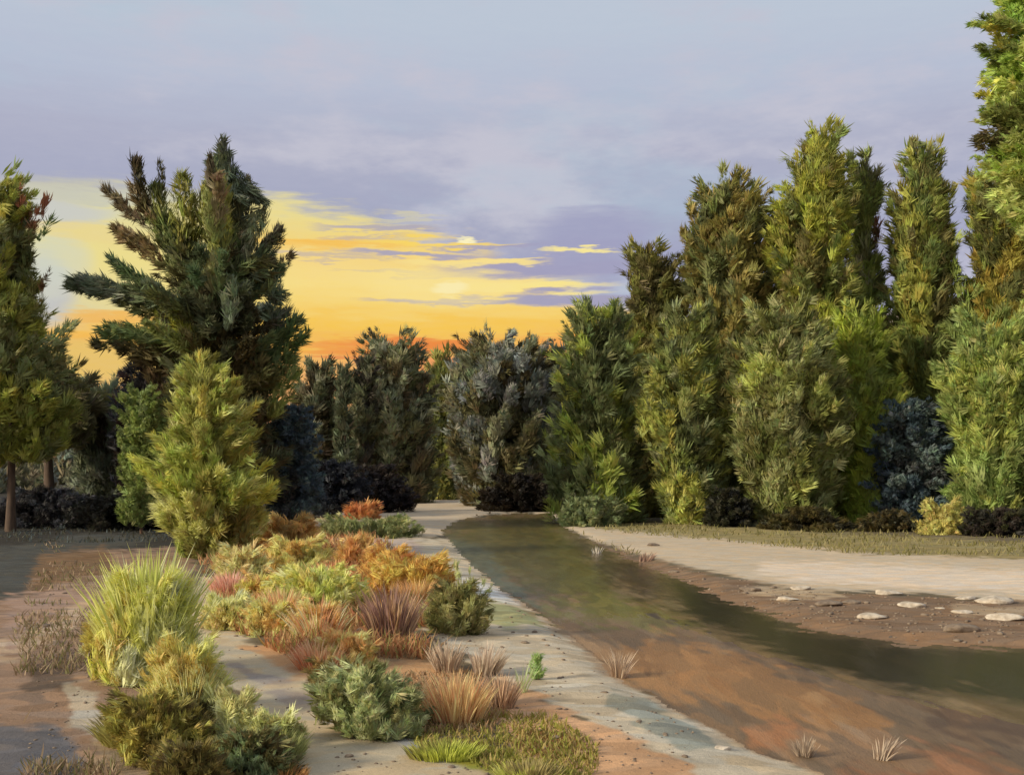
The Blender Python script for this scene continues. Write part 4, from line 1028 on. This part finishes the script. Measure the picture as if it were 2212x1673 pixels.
fshrub('dark green spiky shrub on the pale sand by the stream', 985, 1375, [(1262, 960, 1010), (1290, 935, 1040), (1330, 925, 1052), (1375, 940, 1035)], [(100, 104, 50), (116, 120, 64), (78, 74, 36)], 226, n=230, leaf=8, lw=3,
       strokes=[(1000, 1290, 985, 1215, 5, (120, 130, 76)), (1015, 1300, 1016, 1228, 5, (118, 128, 70)), (1030, 1330, 1062, 1265, 6, (122, 132, 78)), (1020, 1310, 1046, 1255, 5, (112, 124, 70))], copies=0)
grass_tuft('grass_tuft', 'grey-brown dry grass tuft on the bank below the spiky green shrub', 965, 1452, 40, 84, [(158, 138, 112), (146, 124, 98), (170, 150, 122)], n=200, seed=305, group=GG, wpx=1.7)
grass_tuft('grass_tuft', 'grey-brown dry grass tuft nearest the stream of the two below the spiky shrub', 1050, 1458, 42, 84, [(150, 130, 104), (164, 142, 116)], n=200, seed=306, group=GG, wpx=1.7, leanx=.2)
grass_tuft('grass_tuft', 'orange-gold feathery grass clump right of the rounded green bush', 985, 1568, 92, 128, [(186, 136, 84), (196, 154, 92), (172, 120, 74), (184, 146, 86)], n=620, seed=307, group=GG, wpx=2.0, lean=.5)
grass_tuft('grass_tuft', 'short tan grass tuft right of the orange-gold clump', 1080, 1530, 48, 90, [(170, 134, 96), (156, 122, 88), (140, 112, 84)], n=260, seed=308, group=GG, wpx=1.8)
fshrub('small bright green sprig standing alone on the pale bank', 1160, 1470, [(1412, 1155, 1166), (1435, 1148, 1176), (1470, 1152, 1172)], [(96, 128, 56), (110, 136, 70)], 227, n=36, blen=16, bw=4, leaf=8, lw=2.6)
grass_tuft('grass_tuft', 'thin pale green blades leaning left beside the lone sprig', 1128, 1500, 16, 90, [(150, 160, 104), (134, 146, 90)], n=26, seed=309, group=GG, wpx=1.6, leanx=.3)
grass_tuft('grass_tuft', 'bright lime grass strip along the lower path edge', 960, 1642, 120, 46, [(150, 154, 44), (128, 130, 40), (112, 104, 40), (164, 160, 60)], n=620, seed=310, group=GG, wpx=2.2, depth=.35, lean=.8)
grass_tuft('grass_tuft', 'olive grass patch cut by the bottom edge right of the lime strip', 1140, 1690, 110, 50, [(140, 138, 60), (150, 152, 50), (128, 112, 56)], n=460, seed=311, group=GG, wpx=2.2, depth=.4, lean=.8)
grass_tuft('grass_tuft', 'green blades sprouting from the orange-red shrub', 650, 1262, 30, 62, [(120, 136, 60), (134, 146, 72)], n=70, seed=312, group=GG, wpx=2.0, lean=.6)
grass_tuft('grass_tuft', 'short russet grass patch at the bottom, middle of the path', 615, 1690, 70, 44, [(150, 100, 44), (134, 94, 40)], n=240, seed=313, group=GG, wpx=2.4, lean=.7)
grass_tuft('grass_tuft', 'pale brown reed tuft at the water edge beside the orange shallows', 1338, 1452, 26, 70, [(160, 138, 110), (148, 124, 96)], n=110, seed=314, group=GG, wpx=1.6)
grass_tuft('grass_tuft', 'dry grey-brown reed tuft on the wet earth, rightmost by the bottom edge', 1905, 1625, 26, 62, [(150, 130, 104), (134, 112, 88)], n=90, seed=315, group=GG, wpx=1.8, leanx=.35)
grass_tuft('grass_tuft', 'dry grey-brown reed tuft on the wet earth, left of the rightmost one', 1738, 1618, 26, 52, [(146, 126, 100), (130, 110, 86)], n=90, seed=316, group=GG, wpx=1.8)
grass_tuft('grass_tuft', 'small brown reed tuft on the far bank below the sandy road', 1395, 1208, 24, 26, [(150, 120, 96), (134, 104, 82)], n=80, seed=317, group=GG, wpx=1.2, leanx=.4)
grass_tuft('grass_tuft', 'small pale reed tuft at the head of the stream', 1290, 1190, 15, 22, [(176, 168, 150), (156, 146, 128)], n=24, seed=318, group=GG, wpx=1.1)


# ------------------------------------------------------------------ loose ground cover (uncountable)
def ground_cover():
    r = np.random.default_rng(9)
    zones = [  # px box, count, palette, blade height px-scale
        ((1180, 1132, 2212, 1200), 5200, [(132, 124, 74), (112, 106, 56), (150, 138, 92)], .13),
        ((430, 1120, 980, 1450), 22000, [(178, 130, 88), (164, 118, 76), (186, 154, 104), (148, 142, 78), (176, 116, 82)], .22),
        ((30, 1170, 270, 1690), 4500, [(160, 138, 110), (140, 118, 90), (122, 116, 74)], .10),
        ((660, 1400, 1110, 1600), 6000, [(176, 142, 104), (160, 126, 90), (150, 130, 96)], .06),
        ((880, 1540, 1300, 1700), 5000, [(140, 138, 60), (160, 140, 84)], .05),
        ((-60, 1100, 400, 1170), 2600, [(70, 70, 56), (84, 80, 60), (76, 86, 84)], .12),
        ((560, 1085, 1180, 1105), 1300, [(150, 134, 100), (120, 106, 70)], .12)]
    Vs = []; Ls = []; Cs = []; Us = []; Ns = []; off = 0
    for (x0, y0, x1, y1), n, pal, hh in zones:
        px = r.uniform(x0, x1, n); py = r.uniform(y0, y1, n)
        D = F * H / (py - HY)
        x = (px - CX) / F * D
        P = np.stack([px, py], 1)
        W = np.stack([x, D], 1)
        keep = (poly_sd(P, STREAM) > 3) & (poly_sd(P, REG[2][0]) > -4) & ((poly_sd(P, TRACK) > -8) | ((px > 700) & (py < 1420)))
        keep &= vnoise(W * 1.1, 31) > -.25
        q = np.array([(x0, y0 + (y1 - y0) * .35), ((x0 * 2 + x1) / 3, y0), ((x0 + x1 * 2) / 3, y0 + (y1 - y0) * .1), (x1, y0 + (y1 - y0) * .45), (x1 - (x1 - x0) * .08, y1), ((x0 + x1) / 2, y1 + 10), (x0 + (x1 - x0) * .1, y1)])
        if x1 - x0 < 700: keep &= poly_sd(P, q) + 26 * vnoise(W * 1.7, 44) < 0
        W = W[keep]; n = len(W)
        b = np.stack([W[:, 0], W[:, 1], height(W[:, 0], W[:, 1]) - .005], 1)
        h = hh * r.uniform(.5, 1.4, n)
        tip = b + np.stack([r.normal(size=n) * h * .5, r.normal(size=n) * h * .5, h], 1)
        pal = np.array([lin(c) for c in pal])
        c = pal[r.integers(len(pal), size=n)] * 1.15 * (1 + .12 * r.normal(size=n))[:, None]
        bend = r.normal(size=(n, 3)) * (h * .3)[:, None]
        V, L, cnt, C, U = blades(b, tip, np.full(n, .006) + .0006 * W[:, 1] * r.uniform(.4, 1, n), np.clip(c, .01, .8), bend)
        Vs.append(V); Ls.append(L + off); Cs.append(C); Us.append(U); Ns.append(cnt); off += len(V)
    o = mesh_obj('dry_grass', np.concatenate(Vs), np.concatenate(Ls), np.concatenate(Ns), M_GRASS, colors=np.concatenate(Cs), uv=np.concatenate(Us))
    tag(o, 'thin dry grass scattered over the soil between the shrubs', 'grass', kind='stuff')


ground_cover()


def rock_mesh(rad, seed, flat=.45):
    r = np.random.default_rng(seed)
    nu, nv = (26, 14) if seed < 600 else (10, 6)
    V = []
    for j in range(nv + 1):
        ph = math.pi * j / nv
        for i in range(nu):
            th = 2 * math.pi * i / nu
            V.append((math.sin(ph) * math.cos(th), math.sin(ph) * math.sin(th), math.cos(ph)))
    V = np.array(V)
    for _ in range(9):   # chip flat facets
        nrm = r.normal(size=3); nrm /= np.linalg.norm(nrm)
        d = V @ nrm; lim = r.uniform(.62, .86)
        V = V - np.maximum(d - lim, 0)[:, None] * nrm
    V *= 1 + .07 * vnoise(V * 3, seed)[:, None] + .035 * vnoise(V * 9, seed + 3)[:, None]
    V = V * np.array([rad, rad * r.uniform(.6, .9), rad * flat])
    f = []
    for j in range(nv):
        for i in range(nu):
            f.append([j * nu + i, (j + 1) * nu + i, (j + 1) * nu + (i + 1) % nu, j * nu + (i + 1) % nu])
    return V, np.array(f)


ROCKS = [  # px, py, half width px, material, label
    (1730, 1252 + 20, 26, 0, 'long pale stone, highest and leftmost of the pale stones on the gravel bank'),
    (1918, 1283, 32, 0, 'flat pale stone on the gravel bank just under the road edge'),
    (1968, 1309, 34, 0, 'broad pale stone in the second row of the gravel bank'),
    (2030, 1313, 11, 0, 'tiny pale stone just right of the broad second-row stone'),
    (1880, 1335, 34, 0, 'pale wedge stone lowest on the gravel bank, near the dark water'),
    (2085, 1289, 22, 0, 'small pale stone near the road, left of the large right-edge stone'),
    (2150, 1296, 44, 0, 'largest pale stone, by the road at the right edge'),
    (2170, 1338, 40, 0, 'pale tilted stone above the water at the right edge'),
    (2080, 1322, 24, 0, 'pale stone left of the tilted right-edge stone'),
    (1700, 1298, 26, 0, 'dull pale stone at the left end of the gravel bank'),
    (1790, 1310, 30, 1, 'brown slab lying across the gravel between pale stones'),
    (1840, 1305, 22, 1, 'small brown slab right of the larger crossing slab'),
    (2075, 1365, 44, 1, 'large rounded brown boulder at the edge of the dark water'),
    (1620, 1275, 26, 1, 'brown stone at the upstream end of the gravel bank'),
    (1455, 1232, 14, 1, 'small brown stone upstream beside the dark channel'),
    (1410, 1180, 16, 1, 'small brown stone lying on the sandy road'),
    (1135, 1395, 12, 1, 'small dark stone on the pale bank by the green sprig'),
    (1305, 1500, 10, 1, 'small grey-brown stone at the edge of the orange shallows'),
    (1560, 1615, 20, 0, 'pale flat stone at the bottom edge of the stream'),
    (1200, 1600, 12, 1, 'small brown stone on the peach sand at the bottom'),
]
for k, (px, py, hw, m, lab) in enumerate(ROCKS):
    x, D = gpt(px, py); r0 = hw * D / F
    V, f = rock_mesh(r0, 500 + k, .26 if m == 0 else .3)
    a = random.Random(k).uniform(-.5, .5)
    ca, sa = math.cos(a), math.sin(a)
    V = np.stack([V[:, 0] * ca - V[:, 1] * sa, V[:, 0] * sa + V[:, 1] * ca, V[:, 2]], 1)
    o = mesh_obj('stone', V, f, 4, M_STONE if m == 0 else M_STONE2, smooth=False, origin=None)
    o.location = (x, D, hz(x, D) + r0 * .08)
    tag(o, lab, 'stone', 'stones along the stream')


def pebbles():
    r = np.random.default_rng(19)
    Vs = []; Fs = []; off = 0
    n = 1500
    base = [rock_mesh(1.0, 700 + k, .5) for k in range(5)]
    cnt = 0
    bank = REG[4][0]
    while cnt < n:
        if r.uniform() < .7: px, py = r.uniform(1240, 2400), r.uniform(1165, 1395)
        else: px, py = r.uniform(60, 1500), r.uniform(1260, 1700)
        P = np.array([[px, py]])
        if py < 1395 and px > 1240 and poly_sd(P, bank)[0] > 0: continue
        if poly_sd(P, STREAM)[0] < 2: continue
        x, D = gpt(px, py)
        s = r.uniform(.008, .03) * (1 if r.uniform() < .85 else 1.8) * (1.3 if D > 13 else .7)
        V, f = base[r.integers(5)]
        a = r.uniform(0, 6.28); ca, sa = math.cos(a), math.sin(a)
        V = np.stack([V[:, 0] * ca - V[:, 1] * sa, V[:, 0] * sa + V[:, 1] * ca, V[:, 2]], 1) * s + np.array([x, D, hz(x, D) + s * .1])
        Vs.append(V); Fs.append(f + off); off += len(V); cnt += 1
    o = mesh_obj('pebbles', np.concatenate(Vs), np.concatenate(Fs), 4, M_STONE2)
    tag(o, 'small brown pebbles strewn over the gravel bank and the sand', 'pebbles', kind='stuff')


pebbles()
